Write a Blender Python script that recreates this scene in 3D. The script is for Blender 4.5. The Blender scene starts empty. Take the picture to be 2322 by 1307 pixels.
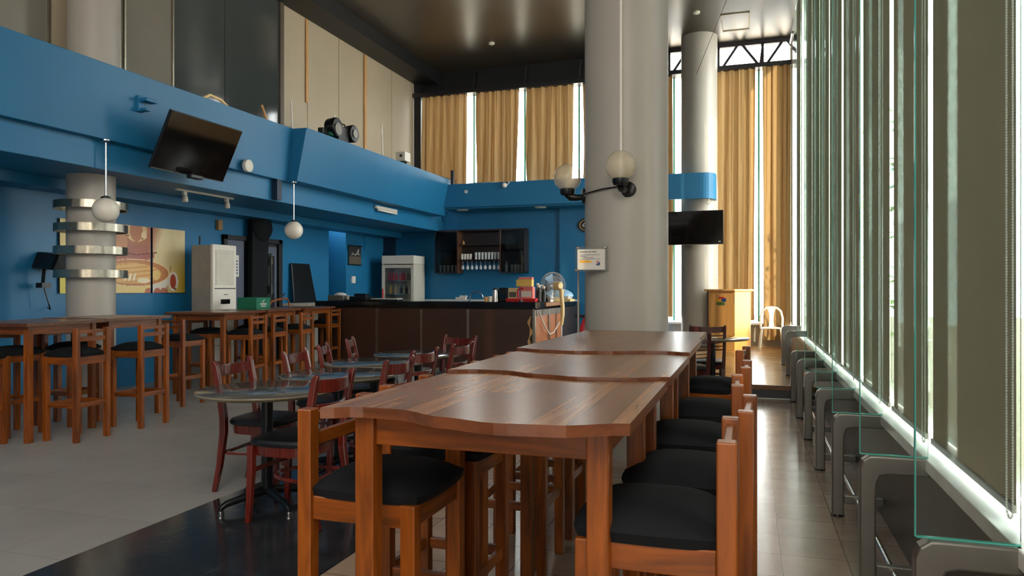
import bpy, math, random
from mathutils import Vector, Matrix
R = math.radians
PI = math.pi
random.seed(7)
sc = bpy.context.scene
C = sc.collection

# ------------------------------------------------------------------ camera, world, lights
cam_d = bpy.data.cameras.new('camera'); cam = bpy.data.objects.new('camera', cam_d); C.objects.link(cam)
cam_d.sensor_width = 36.0
cam_d.lens = 36.0 * 1660.0 / 2322.0
cam_d.shift_y = 1.5 / 2322.0
cam_d.clip_start = 0.05
cam.location = (0, 0, 1.35)
cam.rotation_euler = (R(90), 0, R(17.99))
sc.camera = cam
sc.view_settings.view_transform = 'Standard'
sc.view_settings.look = 'None'
sc.view_settings.exposure = 0.12
sc.view_settings.gamma = 1.0
sc.view_settings.use_curve_mapping = False

w = bpy.data.worlds.new('sky'); sc.world = w; w.use_nodes = True
bg = w.node_tree.nodes['Background']
bg.inputs[0].default_value = (0.96, 0.97, 0.97, 1); bg.inputs[1].default_value = 13.0

def light(name, kind, loc, direction, energy, col, sx=1, sy=1, spread=180):
    l = bpy.data.lights.new(name, kind); o = bpy.data.objects.new(name, l); C.objects.link(o)
    l.energy = energy; l.color = col
    if kind == 'AREA':
        l.shape = 'RECTANGLE'; l.size = sx; l.size_y = sy; l.spread = R(spread)
    o.location = loc
    o.rotation_euler = Vector(direction).to_track_quat('-Z', 'Y').to_euler()
    return o
s = light('sun', 'SUN', (5, -10, 8), (-0.44, 0.90, -0.40), 55.0, (1.0, 0.80, 0.55)); s.data.angle = R(0.8)
# unseen area lights standing in for windows and a door behind the camera
light('rear_door_daylight', 'AREA', (-0.35, -4.1, 1.5), (0, 1, 0.0), 55, (1.0, 0.93, 0.84), 1.7, 1.9)
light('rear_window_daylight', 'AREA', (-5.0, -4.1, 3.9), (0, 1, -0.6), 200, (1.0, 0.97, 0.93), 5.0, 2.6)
light('side_window_daylight', 'AREA', (0.70, -2.0, 4.1), (-1, 0.15, -0.45), 640, (1.0, 0.93, 0.82), 4.0, 4.4)

# ------------------------------------------------------------------ materials
def s2l(c):
    return tuple(((x/255.0)/12.92 if x/255.0 <= 0.04045 else ((x/255.0+0.055)/1.055)**2.4) for x in c)
def newmat(name):
    m = bpy.data.materials.new(name); m.use_nodes = True
    return m, m.node_tree, m.node_tree.nodes['Principled BSDF']
def plain(name, rgb, rough=0.5, metal=0.0, var=0.08, scale=6.0, bump=0.0, spec=0.5):
    m, t, b = newmat(name)
    c = s2l(rgb)
    n = t.nodes.new('ShaderNodeTexNoise'); n.inputs['Scale'].default_value = scale; n.inputs['Detail'].default_value = 4
    tc = t.nodes.new('ShaderNodeTexCoord'); t.links.new(tc.outputs['Object'], n.inputs['Vector'])
    r = t.nodes.new('ShaderNodeValToRGB')
    r.color_ramp.elements[0].position = 0.3; r.color_ramp.elements[1].position = 0.7
    r.color_ramp.elements[0].color = tuple(x*(1-var) for x in c)+(1,)
    r.color_ramp.elements[1].color = tuple(min(1, x*(1+var)) for x in c)+(1,)
    t.links.new(n.outputs['Fac'], r.inputs['Fac']); t.links.new(r.outputs['Color'], b.inputs['Base Color'])
    b.inputs['Roughness'].default_value = rough; b.inputs['Metallic'].default_value = metal
    b.inputs['Specular IOR Level'].default_value = spec
    if bump:
        bp = t.nodes.new('ShaderNodeBump'); bp.inputs['Strength'].default_value = bump; bp.inputs['Distance'].default_value = 0.01
        n2 = t.nodes.new('ShaderNodeTexNoise'); n2.inputs['Scale'].default_value = scale*12; t.links.new(tc.outputs['Object'], n2.inputs['Vector'])
        t.links.new(n2.outputs['Fac'], bp.inputs['Height']); t.links.new(bp.outputs['Normal'], b.inputs['Normal'])
    return m
def wood(name, dark, light_, axis, rough=0.35, sc_=1.0, coat=0.0):
    m, t, b = newmat(name)
    tc = t.nodes.new('ShaderNodeTexCoord'); mp = t.nodes.new('ShaderNodeMapping')
    k = [26*sc_]*3; k[axis] = 2.2*sc_; mp.inputs['Scale'].default_value = k
    t.links.new(tc.outputs['Object'], mp.inputs['Vector'])
    n = t.nodes.new('ShaderNodeTexNoise'); n.inputs['Scale'].default_value = 1.0; n.inputs['Detail'].default_value = 6; n.inputs['Distortion'].default_value = 1.2
    t.links.new(mp.outputs['Vector'], n.inputs['Vector'])
    oi = t.nodes.new('ShaderNodeObjectInfo')
    ad = t.nodes.new('ShaderNodeMath'); ad.operation = 'MULTIPLY_ADD'; ad.inputs[1].default_value = 0.12; 
    t.links.new(oi.outputs['Random'], ad.inputs[0]); t.links.new(n.outputs['Fac'], ad.inputs[2])
    r = t.nodes.new('ShaderNodeValToRGB')
    r.color_ramp.elements[0].position = 0.32; r.color_ramp.elements[1].position = 0.78
    r.color_ramp.elements[0].color = s2l(dark)+(1,); r.color_ramp.elements[1].color = s2l(light_)+(1,)
    t.links.new(ad.outputs[0], r.inputs['Fac']); t.links.new(r.outputs['Color'], b.inputs['Base Color'])
    b.inputs['Roughness'].default_value = rough; b.inputs['Coat Weight'].default_value = coat; b.inputs['Coat Roughness'].default_value = 0.15
    return m
def tabletop(name, dark, light_):
    m, t, b = newmat(name)
    tc = t.nodes.new('ShaderNodeTexCoord'); mp = t.nodes.new('ShaderNodeMapping')
    mp.inputs['Scale'].default_value = (22, 1.6, 10)
    t.links.new(tc.outputs['Object'], mp.inputs['Vector'])
    br = t.nodes.new('ShaderNodeTexBrick'); br.offset = 0.5; br.inputs['Scale'].default_value = 1
    br.inputs['Brick Width'].default_value = 1.3; br.inputs['Row Height'].default_value = 0.088; br.inputs['Mortar Size'].default_value = 0.003
    br.inputs['Color1'].default_value = (0.2, 0.2, 0.2, 1); br.inputs['Color2'].default_value = (0.8, 0.8, 0.8, 1); br.inputs['Mortar'].default_value = (0.0, 0.0, 0.0, 1)
    rot = t.nodes.new('ShaderNodeMapping'); rot.inputs['Rotation'].default_value = (0, 0, PI/2)
    t.links.new(tc.outputs['Object'], rot.inputs['Vector']); t.links.new(rot.outputs['Vector'], br.inputs['Vector'])
    n = t.nodes.new('ShaderNodeTexNoise'); n.inputs['Scale'].default_value = 1; n.inputs['Detail'].default_value = 7; n.inputs['Distortion'].default_value = 1.6
    va = t.nodes.new('ShaderNodeVectorMath'); va.operation = 'ADD'
    t.links.new(mp.outputs['Vector'], va.inputs[0]); t.links.new(br.outputs['Color'], va.inputs[1]); t.links.new(va.outputs[0], n.inputs['Vector'])
    mx = t.nodes.new('ShaderNodeMath'); mx.operation = 'MULTIPLY_ADD'; mx.inputs[1].default_value = 0.42
    nm = t.nodes.new('ShaderNodeMath'); nm.operation = 'MULTIPLY'; nm.inputs[1].default_value = 0.6; t.links.new(n.outputs['Fac'], nm.inputs[0])
    t.links.new(br.outputs['Color'], mx.inputs[0]); t.links.new(nm.outputs[0], mx.inputs[2])
    r = t.nodes.new('ShaderNodeValToRGB'); r.color_ramp.elements[0].position = 0.20; r.color_ramp.elements[1].position = 0.80
    r.color_ramp.elements[0].color = s2l(dark)+(1,); r.color_ramp.elements[1].color = s2l(light_)+(1,)
    t.links.new(mx.outputs[0], r.inputs['Fac']); t.links.new(r.outputs['Color'], b.inputs['Base Color'])
    bp = t.nodes.new('ShaderNodeBump'); bp.inputs['Strength'].default_value = 0.10; bp.inputs['Distance'].default_value = 0.002
    t.links.new(mx.outputs[0], bp.inputs['Height']); t.links.new(bp.outputs['Normal'], b.inputs['Normal'])
    b.inputs['Roughness'].default_value = 0.27
    return m
def tiles(name, rgb, size, grout, rough, var=0.1, off=(0, 0), mort=0.0025, spec=0.5, nscale=1.6):
    m, t, b = newmat(name)
    tc = t.nodes.new('ShaderNodeTexCoord'); mp = t.nodes.new('ShaderNodeMapping'); mp.inputs['Location'].default_value = (off[0], off[1], 0)
    t.links.new(tc.outputs['Object'], mp.inputs['Vector'])
    br = t.nodes.new('ShaderNodeTexBrick'); br.offset = 0.0; br.inputs['Scale'].default_value = 1
    br.inputs['Brick Width'].default_value = size; br.inputs['Row Height'].default_value = size; br.inputs['Mortar Size'].default_value = mort
    c = s2l(rgb)
    br.inputs['Color1'].default_value = tuple(x*(1-var*0.7) for x in c)+(1,); br.inputs['Color2'].default_value = tuple(x*(1+var*0.7) for x in c)+(1,)
    br.inputs['Mortar'].default_value = s2l(grout)+(1,)
    t.links.new(mp.outputs['Vector'], br.inputs['Vector'])
    n = t.nodes.new('ShaderNodeTexNoise'); n.inputs['Scale'].default_value = nscale; n.inputs['Detail'].default_value = 6; n.inputs['Roughness'].default_value = 0.65
    t.links.new(tc.outputs['Object'], n.inputs['Vector'])
    mr = t.nodes.new('ShaderNodeMapRange'); mr.inputs['From Min'].default_value = 0.3; mr.inputs['From Max'].default_value = 0.7
    mr.inputs['To Min'].default_value = 1-var; mr.inputs['To Max'].default_value = 1+var
    t.links.new(n.outputs['Fac'], mr.inputs['Value'])
    mx = t.nodes.new('ShaderNodeVectorMath'); mx.operation = 'SCALE'
    t.links.new(br.outputs['Color'], mx.inputs[0]); t.links.new(mr.outputs['Result'], mx.inputs['Scale']); t.links.new(mx.outputs[0], b.inputs['Base Color'])
    b.inputs['Roughness'].default_value = rough; b.inputs['Specular IOR Level'].default_value = spec
    bp = t.nodes.new('ShaderNodeBump'); bp.inputs['Strength'].default_value = 0.06; bp.inputs['Distance'].default_value = 0.02
    t.links.new(n.outputs['Fac'], bp.inputs['Height']); t.links.new(bp.outputs['Normal'], b.inputs['Normal'])
    return m
def thin_glass(name, tint=(0.8, 0.93, 0.9), gloss=0.10, rough=0.02):
    m, t, b = newmat(name); t.nodes.remove(b)
    out = t.nodes['Material Output']
    tr = t.nodes.new('ShaderNodeBsdfTransparent'); tr.inputs[0].default_value = tint+(1,)
    gl = t.nodes.new('ShaderNodeBsdfGlossy'); gl.inputs['Roughness'].default_value = rough; gl.inputs[0].default_value = (0.9, 1, 0.97, 1)
    lw = t.nodes.new('ShaderNodeFresnel'); lw.inputs[0].default_value = 1.45
    ml = t.nodes.new('ShaderNodeMath'); ml.operation = 'MULTIPLY_ADD'; ml.inputs[1].default_value = 0.9; ml.inputs[2].default_value = gloss*0.4
    t.links.new(lw.outputs[0], ml.inputs[0])
    mx = t.nodes.new('ShaderNodeMixShader'); t.links.new(ml.outputs[0], mx.inputs[0]); t.links.new(tr.outputs[0], mx.inputs[1]); t.links.new(gl.outputs[0], mx.inputs[2])
    t.links.new(mx.outputs[0], out.inputs[0])
    return m
def cloth(name, rgb, trans, f, rough=0.9, nscale=(1, 1, 1)):
    m, t, b = newmat(name); t.nodes.remove(b)
    out = t.nodes['Material Output']; c = s2l(rgb)
    tc = t.nodes.new('ShaderNodeTexCoord'); mp = t.nodes.new('ShaderNodeMapping'); mp.inputs['Scale'].default_value = nscale
    t.links.new(tc.outputs['Object'], mp.inputs['Vector'])
    n = t.nodes.new('ShaderNodeTexNoise'); n.inputs['Scale'].default_value = 1.5; n.inputs['Detail'].default_value = 4; t.links.new(mp.outputs['Vector'], n.inputs['Vector'])
    r = t.nodes.new('ShaderNodeValToRGB'); r.color_ramp.elements[0].color = tuple(x*0.86 for x in c)+(1,); r.color_ramp.elements[1].color = tuple(min(1, x*1.12) for x in c)+(1,)
    t.links.new(n.outputs['Fac'], r.inputs['Fac'])
    d = t.nodes.new('ShaderNodeBsdfDiffuse'); t.links.new(r.outputs[0], d.inputs[0])
    tl = t.nodes.new('ShaderNodeBsdfTranslucent'); tl.inputs[0].default_value = s2l(trans)+(1,)
    mx = t.nodes.new('ShaderNodeMixShader'); mx.inputs[0].default_value = f
    t.links.new(d.outputs[0], mx.inputs[1]); t.links.new(tl.outputs[0], mx.inputs[2]); t.links.new(mx.outputs[0], out.inputs[0])
    return m
def vcol(name, rough=0.45):
    m, t, b = newmat(name); a = t.nodes.new('ShaderNodeVertexColor'); a.layer_name = 'Col'
    t.links.new(a.outputs[0], b.inputs['Base Color']); b.inputs['Roughness'].default_value = rough
    return m

M = {}
M['blue'] = plain('blue_paint', (28, 108, 152), 0.42, var=0.05, scale=1.2, spec=0.4)
M['ceiling'] = plain('ceiling_paint', (58, 52, 45), 0.30, var=0.04, scale=0.8, spec=0.9)
M['black'] = plain('black_paint', (20, 23, 26), 0.5, var=0.1)
M['panel'] = plain('beige_board', (176, 163, 140), 0.6, var=0.05, scale=1.0)
M['greyglass'] = plain('grey_film_glass', (118, 114, 104), 0.16, var=0.12, scale=0.9)
M['darkglass'] = plain('dark_film_glass', (60, 66, 66), 0.08, var=0.12, scale=0.9, spec=0.9)
M['column'] = plain('column_paint', (170, 164, 154), 0.42, var=0.03, scale=1.5, bump=0.02)
M['wallgrey'] = plain('grey_wall', (150, 146, 138), 0.6)
M['lowwall'] = plain('brown_low_wall', (92, 82, 70), 0.4)
M['rear'] = plain('rear_wall_paint', (150, 140, 125), 0.7)
M['floor'] = tiles('grey_floor_tiles', (156, 154, 149), 0.6, (128, 124, 118), 0.38, 0.10, (0.05, 0.23), 0.003)
M['border'] = tiles('dark_border_tiles', (36, 39, 43), 0.6, (66, 68, 70), 0.14, 0.35, (0.05, 0.1), 0.002, nscale=5)
M['browntile'] = tiles('brown_floor_tiles', (164, 140, 120), 0.31, (98, 82, 70), 0.20, 0.16, (0.16, 0.07), 0.003, nscale=4)
M['stage'] = wood('stage_boards', (176, 130, 80), (206, 162, 108), 0, 0.2, 0.7)
M['stagetrim'] = wood('stage_nosing', (120, 78, 42), (160, 108, 62), 0, 0.3)
M['riser'] = plain('dark_riser', (34, 40, 48), 0.25)
WD, WL = (78, 35, 6), (150, 78, 16)
M['wx'] = wood('stool_wood_x', WD, WL, 0, 0.33); M['wy'] = wood('stool_wood_y', WD, WL, 1, 0.33); M['wz'] = wood('stool_wood_z', WD, WL, 2, 0.33)
M['top'] = tabletop('plank_table_top', (84, 50, 32), (172, 124, 86))
M['topedge'] = wood('table_top_edge', (74, 38, 18), (112, 62, 32), 0, 0.3)
M['cushion'] = plain('black_fabric', (17, 20, 24), 0.85, var=0.15, scale=3, bump=0.05, spec=0.25)
M['leather'] = plain('black_vinyl', (20, 22, 25), 0.38, var=0.1, scale=3)
M['mahog'] = wood('mahogany', (68, 17, 11), (112, 34, 21), 2, 0.25, 1.0, 0.4)
M['darkmahog'] = wood('dark_mahogany', (56, 20, 16), (86, 34, 26), 2, 0.3, 1.0, 0.3)
M['lam'] = plain('dark_laminate', (92, 90, 86), 0.10, var=0.06, scale=5)
M['lamedge'] = plain('laminate_edge', (132, 122, 100), 0.3)
M['blackmetal'] = plain('black_metal', (22, 25, 28), 0.3, 0.3)
M['chrome'] = plain('chrome', (190, 190, 188), 0.15, 1.0, var=0.03)
M['brushed'] = plain('brushed_steel', (170, 164, 148), 0.28, 1.0, var=0.12, scale=30)
M['steelgrey'] = plain('grey_painted_steel', (122, 120, 114), 0.32, 0.55, var=0.06)
M['whitesill'] = plain('white_sill', (226, 226, 222), 0.25)
M['glass'] = thin_glass('clear_glass', (0.97, 0.99, 0.98), 0.05)
M['fin'] = thin_glass('green_fin_glass', (0.945, 0.985, 0.972), 0.06)
M['edge'] = plain('teal_glass_edge', (70, 160, 148), 0.15)
M['blind'] = cloth('blind_fabric', (112, 106, 92), (165, 152, 128), 0.035, nscale=(1, 1, 0.15))
M['bead'] = plain('white_beads', (235, 232, 226), 0.15)
M['curtain'] = cloth('curtain_cloth', (180, 150, 108), (206, 160, 104), 0.06, nscale=(14, 14, 0.3))  # vertical tone streaks put extra fold shade into the cloth colour
M['truss'] = plain('purple_black_steel', (44, 36, 42), 0.45)
M['frame'] = plain('dark_frame', (30, 30, 34), 0.4)
M['globe'] = plain('opal_glass', (226, 220, 206), 0.28, var=0.02)
M['screen'] = plain('screen_glass', (16, 15, 15), 0.07, var=0.02, spec=0.7)
M['white'] = plain('white_plastic', (222, 216, 204), 0.4, var=0.03)
M['offwhite'] = plain('aged_white_metal', (206, 200, 186), 0.4, var=0.04)
M['darkblue'] = plain('dark_blue_paint', (4, 34, 58), 0.5)
M['counter'] = plain('counter_front', (66, 40, 28), 0.38, var=0.12, scale=2)
M['counterside'] = plain('counter_side', (158, 92, 50), 0.35, var=0.06, scale=2)
M['blacktop'] = plain('black_granite', (16, 18, 20), 0.12, var=0.3, scale=40)
M['whitetop'] = plain('white_worktop', (225, 222, 214), 0.3)
M['cabinet'] = plain('dark_cabinet_wood', (44, 32, 28), 0.35)
M['cabinside'] = wood('cabinet_inside', (74, 46, 32), (110, 70, 48), 2, 0.4)
M['smoke'] = thin_glass('smoked_glass', (0.68, 0.69, 0.69), 0.0, 0.08)
M['crystal'] = thin_glass('drinking_glass', (0.9, 0.93, 0.94), 0.6)
M['crystalbright'] = plain('frosted_glassware', (200, 206, 208), 0.12, var=0.1, scale=30)
M['red'] = plain('red_plastic', (196, 36, 42), 0.35)
M['yellow'] = plain('yellow_pack', (226, 186, 92), 0.5)
M['cream'] = plain('cream_plastic', (226, 196, 138), 0.4, var=0.03)
M['green'] = plain('green_crate_plastic', (18, 108, 80), 0.45, var=0.05)
M['podium'] = wood('podium_veneer', (214, 158, 86), (232, 180, 106), 2, 0.35, 0.5)
M['door'] = plain('grey_door', (84, 90, 108), 0.45)
M['tan'] = wood('raw_timber', (190, 140, 84), (214, 168, 108), 2, 0.6)
M['paper'] = plain('white_paper', (214, 208, 198), 0.6, var=0.02)
M['acrylic'] = thin_glass('clear_acrylic', (0.85, 0.85, 0.85), 0.05, 0.2)
M['ink'] = plain('dark_ink', (40, 40, 44), 0.6)
M['orange'] = plain('orange_ink', (240, 176, 40), 0.6)
M['inkblue'] = plain('blue_ink', (40, 76, 140), 0.6)
M['inkpink'] = plain('pink_ink', (220, 120, 110), 0.6)
M['gold'] = plain('gold_line', (200, 168, 92), 0.4)
M['bluetub'] = plain('pale_blue_plastic', (150, 186, 216), 0.3)
M['cardboard'] = plain('cardboard', (158, 124, 84), 0.8)
M['leaf'] = plain('leaves', (84, 120, 60), 0.6, var=0.4, scale=9)
M['print'] = vcol('printed_panel', 0.4)

# ------------------------------------------------------------------ mesh helpers
class MB:
    def __init__(s): s.v = []; s.f = []; s.mi = []; s.cur = 0
    def add(s, vs, fs):
        o = len(s.v); s.v += [tuple(p) for p in vs]; s.f += [tuple(i+o for i in f) for f in fs]; s.mi += [s.cur]*len(fs); return s
    def box(s, x0, x1, y0, y1, z0, z1):
        if x0 > x1: x0, x1 = x1, x0
        if y0 > y1: y0, y1 = y1, y0
        if z0 > z1: z0, z1 = z1, z0
        v = [(x0,y0,z0),(x1,y0,z0),(x1,y1,z0),(x0,y1,z0),(x0,y0,z1),(x1,y0,z1),(x1,y1,z1),(x0,y1,z1)]
        return s.add(v, [(0,3,2,1),(4,5,6,7),(0,1,5,4),(1,2,6,5),(2,3,7,6),(3,0,4,7)])
    def hexa(s, v):   # 8 corners, bottom 4 then top 4
        return s.add(v, [(0,3,2,1),(4,5,6,7),(0,1,5,4),(1,2,6,5),(2,3,7,6),(3,0,4,7)])
    def bar(s, p, q, w, h, up=(0,0,1)):
        p = Vector(p); q = Vector(q); d = (q-p).normalized(); u = Vector(up)
        if abs(d.dot(u)) > 0.95: u = Vector((0,1,0))
        a = d.cross(u).normalized()*w/2; b = a.cross(d).normalized()*h/2
        return s.hexa([p-a-b, p+a-b, q+a-b, q-a-b, p-a+b, p+a+b, q+a+b, q-a+b])
    def tube(s, pts, r, n=10, cap=True):
        pts = [Vector(p) for p in pts]; m = len(pts); rr = r if isinstance(r, (list, tuple)) else [r]*m
        vs = []; fs = []; prev = None
        for i, p in enumerate(pts):
            d = (pts[min(i+1, m-1)]-pts[max(i-1, 0)]).normalized()
            if prev is None:
                u = Vector((0,0,1)) if abs(d.z) < 0.9 else Vector((1,0,0)); a = d.cross(u).normalized()
            else:
                a = (prev-d*prev.dot(d)).normalized()
            prev = a; b = d.cross(a)
            for k in range(n):
                t = 2*PI*k/n; vs.append(p+(a*math.cos(t)+b*math.sin(t))*rr[i])
        for i in range(m-1):
            for k in range(n):
                k2 = (k+1) % n; fs.append((i*n+k, i*n+k2, (i+1)*n+k2, (i+1)*n+k))
        if cap: fs.append(tuple(reversed(range(n)))); fs.append(tuple((m-1)*n+k for k in range(n)))
        return s.add(vs, fs)
    def sweep(s, pts, w, h, up=(0,0,1)):   # rectangular section along a path; w across, h along up
        pts = [Vector(p) for p in pts]; m = len(pts); u = Vector(up); vs = []; fs = []
        W = w if isinstance(w, (list, tuple)) else [w]*m; H = h if isinstance(h, (list, tuple)) else [h]*m
        for i, p in enumerate(pts):
            d = (pts[min(i+1, m-1)]-pts[max(i-1, 0)]).normalized(); a = d.cross(u).normalized()*W[i]/2; b = a.cross(d).normalized()*H[i]/2
            vs += [p-a-b, p+a-b, p+a+b, p-a+b]
        for i in range(m-1):
            for k in range(4): k2 = (k+1) % 4; fs.append((i*4+k, i*4+k2, (i+1)*4+k2, (i+1)*4+k))
        fs.append((3,2,1,0)); fs.append(tuple((m-1)*4+k for k in range(4)))
        return s.add(vs, fs)
    def lathe(s, prof, c=(0,0,0), n=24, sx=1, sy=1):   # prof: (r, z)
        vs = []; fs = []; m = len(prof)
        for r, z in prof:
            for k in range(n): t = 2*PI*k/n; vs.append((c[0]+r*sx*math.cos(t), c[1]+r*sy*math.sin(t), c[2]+z))
        for i in range(m-1):
            for k in range(n): k2 = (k+1) % n; fs.append((i*n+k, i*n+k2, (i+1)*n+k2, (i+1)*n+k))
        if prof[0][0] > 1e-6: fs.append(tuple(reversed(range(n))))
        if prof[-1][0] > 1e-6: fs.append(tuple((m-1)*n+k for k in range(n)))
        return s.add(vs, fs)
    def sphere(s, c, r, n=24, m=14, z0=-1.0, z1=1.0, sq=(1,1,1)):
        a0 = math.asin(z0); a1 = math.asin(z1); vs = []; fs = []
        for i in range(m+1):
            a = a0+(a1-a0)*i/m
            for k in range(n): t = 2*PI*k/n; vs.append((c[0]+r*sq[0]*math.cos(a)*math.cos(t), c[1]+r*sq[1]*math.cos(a)*math.sin(t), c[2]+r*sq[2]*math.sin(a)))
        for i in range(m):
            for k in range(n): k2 = (k+1) % n; fs.append((i*n+k, i*n+k2, (i+1)*n+k2, (i+1)*n+k))
        if z0 > -1: fs.append(tuple(reversed(range(n))))
        return s.add(vs, fs)
    def prism(s, poly, z0, z1):   # poly counter-clockwise in xy
        n = len(poly); vs = [(x,y,z0) for x, y in poly]+[(x,y,z1) for x, y in poly]
        return s.add(vs, [tuple(reversed(range(n))), tuple(range(n, 2*n))]+[(i, (i+1) % n, n+(i+1) % n, n+i) for i in range(n)])
    def extr(s, poly, o, a, b, depth):   # polygon in the plane of a,b at o, extruded along a x b
        o = Vector(o); a = Vector(a); b = Vector(b); d = a.cross(b).normalized()*depth; n = len(poly)
        vs = [o+a*x+b*y for x, y in poly]; vs += [p+d for p in vs]
        return s.add(vs, [tuple(reversed(range(n))), tuple(range(n, 2*n))]+[(i, (i+1) % n, n+(i+1) % n, n+i) for i in range(n)])
    def xf(s, mat):
        s.v = [tuple(mat @ Vector(p)) for p in s.v]; return s
    def build(s, name, mat, parent=None, smooth=False, bevel=0.0, loc=None, rotz=0.0, sub=0):
        me = bpy.data.meshes.new(name); me.from_pydata(s.v, [], s.f)
        for m_ in (mat if isinstance(mat, (list, tuple)) else [mat]): me.materials.append(m_)
        if isinstance(mat, (list, tuple)):
            for p, i in zip(me.polygons, s.mi): p.material_index = i
        if smooth: me.polygons.foreach_set('use_smooth', [True]*len(me.polygons))
        me.update()
        o = bpy.data.objects.new(name, me); C.objects.link(o)
        if parent is not None: o.parent = parent
        if loc is not None: o.location = loc
        o.rotation_euler = (0, 0, rotz)
        if bevel:
            b = o.modifiers.new('bevel', 'BEVEL'); b.width = bevel; b.segments = 2; b.limit_method = 'ANGLE'; b.angle_limit = R(40)
        if sub:
            b = o.modifiers.new('sub', 'SUBSURF'); b.levels = sub; b.render_levels = sub
        if smooth and not sub:
            try:
                me.set_sharp_from_angle(angle=R(38))
            except Exception: pass
        return o
def thing(name, label, cat, loc=(0,0,0), rotz=0.0, group=None):
    o = bpy.data.objects.new(name, None); o.empty_display_size = 0.1; C.objects.link(o)
    o.location = loc; o.rotation_euler = (0, 0, rotz); o['label'] = label; o['category'] = cat
    if group: o['group'] = group
    return o
def tag(o, label, cat, group=None):
    o['label'] = label; o['category'] = cat
    if group: o['group'] = group
    return o
def struct(o): o['kind'] = 'structure'; return o
def dup(root, loc, rotz=0.0, label=None, group=None):
    r = root.copy(); C.objects.link(r); r.location = loc; r.rotation_euler = (0, 0, rotz)
    if label: r['label'] = label
    if group: r['group'] = group
    for ch in list(root.children):
        c = ch.copy(); C.objects.link(c); c.parent = r
        for g in list(ch.children):
            d = g.copy(); C.objects.link(d); d.parent = c
    return r

# ------------------------------------------------------------------ room shell
CE = 6.5
struct(MB().box(-9.2, -3.25, -4.3, 16.2, -0.1, 0).build('floor', M['floor']))
struct(MB().box(-3.25, -1.92, -4.3, 16.2, -0.1, 0).build('floor', M['border']))
struct(MB().box(-1.92, 1.0, -4.3, 16.2, -0.1, 0).build('floor', M['browntile']))
struct(MB().box(-9.2, 1.2, -4.3, 16.4, CE, CE+0.15).build('ceiling', M['ceiling']))
# left wall with an alcove
b = MB(); b.box(-8.4, -8.2, -4.3, 13.1, 0, 2.95); b.box(-9.1, -8.9, 12.9, 14.0, 0, 2.95); b.box(-8.9, -8.4, 12.9, 13.1, 0, 2.95); b.box(-8.9, -8.2, 13.77, 15.6, 0, 2.95)
b.box(-8.2, -8.185, 14.55, 15.5, 2.2, 2.55)
struct(b.build('wall_left', M['blue']))
struct(MB().box(-8.2, -7.78, -4.3, 15.6, 2.536, 2.7).build('trim_1', M['blue']))            # beam along the wall under the gallery
# gallery slab, fascia and leaning parapet on the left
b = MB(); b.box(-8.2, -6.72, -4.3, 16.1, 2.66, 2.9)
struct(b.build('trim_2', M['blue']))
struct(MB().box(-6.80, -6.70, -4.3, 15.4, 2.65, 3.0).build('trim_3', M['blue'], bevel=0.005))
def parapet(name, y0, y1, xb, xt, z0=2.96, z1=3.75, t=0.16):
    b = MB().hexa([(xb-t,y0,z0),(xb,y0,z0),(xb,y1,z0),(xb-t,y1,z0),(xt-t,y0,z1),(xt,y0,z1),(xt,y1,z1),(xt-t,y1,z1)])
    return struct(b.build(name, M['blue'], bevel=0.006))
parapet('wall_gallery', -4.3, 9.42, -6.6, -6.5)
parapet('wall_gallery', 9.42, 15.0, -6.44, -6.27, t=0.36)
struct(MB().box(-6.70, -6.60, 9.16, 9.27, 2.66, 2.96).build('trim_4', M['darkblue']))  # block coloured dark to give the shade of a gap in the fascia
struct(MB().box(-8.2, -6.78, -4.3, 16.1, 2.9, 2.98).build('floor', M['panel']))              # gallery floor
# gallery rear wall: glazing then boards
yj = [(-4.3, 6.3, 'greyglass'), (6.3, 7.30, 'panel'), (7.30, 8.18, 'greyglass'), (8.18, 9.25, 'darkglass'), (9.25, 10.62, 'darkglass')]
for i, (a, c_, m_) in enumerate(yj):
    struct(MB().box(-7.66, -7.6, a+0.006, c_-0.006, 2.98, 6.3).build('wall_upper', M[m_]))
jj = [10.69, 11.44, 12.5, 13.53, 14.71, 15.85]
for i in range(5):
    struct(MB().box(-7.67, -7.6, jj[i]+0.008, jj[i+1]-0.008, 2.98, 6.3).build('wall_upper', M['panel']))
struct(MB().box(-7.8, -7.67, -4.3, 16.1, 2.98, 6.3).build('wall_upper', M['black']))
b = MB()
for yy in (6.3, 7.28, 7.36, 8.18): b.box(-7.6, -7.575, yy-0.012, yy+0.012, 2.98, 6.25)
struct(b.build('trim_5', M['brushed']))
struct(MB().box(-7.6, -7.57, 10.60, 10.70, 2.98, 6.25).build('trim_6', M['lowwall']))
b = MB(); b.box(-7.59, -7.57, 11.36, 11.42, 4.7, 6.2); b.box(-7.59, -7.565, 13.45, 13.53, 3.0, 6.2)
struct(b.build('trim_7', M['tan']))
struct(MB().box(-7.8, -7.05, -4.3, 16.1, 6.22, CE).build('trim_8', M['black']))                # black cornice
struct(MB().box(-7.6, -7.42, 15.85, 16.05, 2.98, CE).build('trim_9', M['black']))
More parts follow.
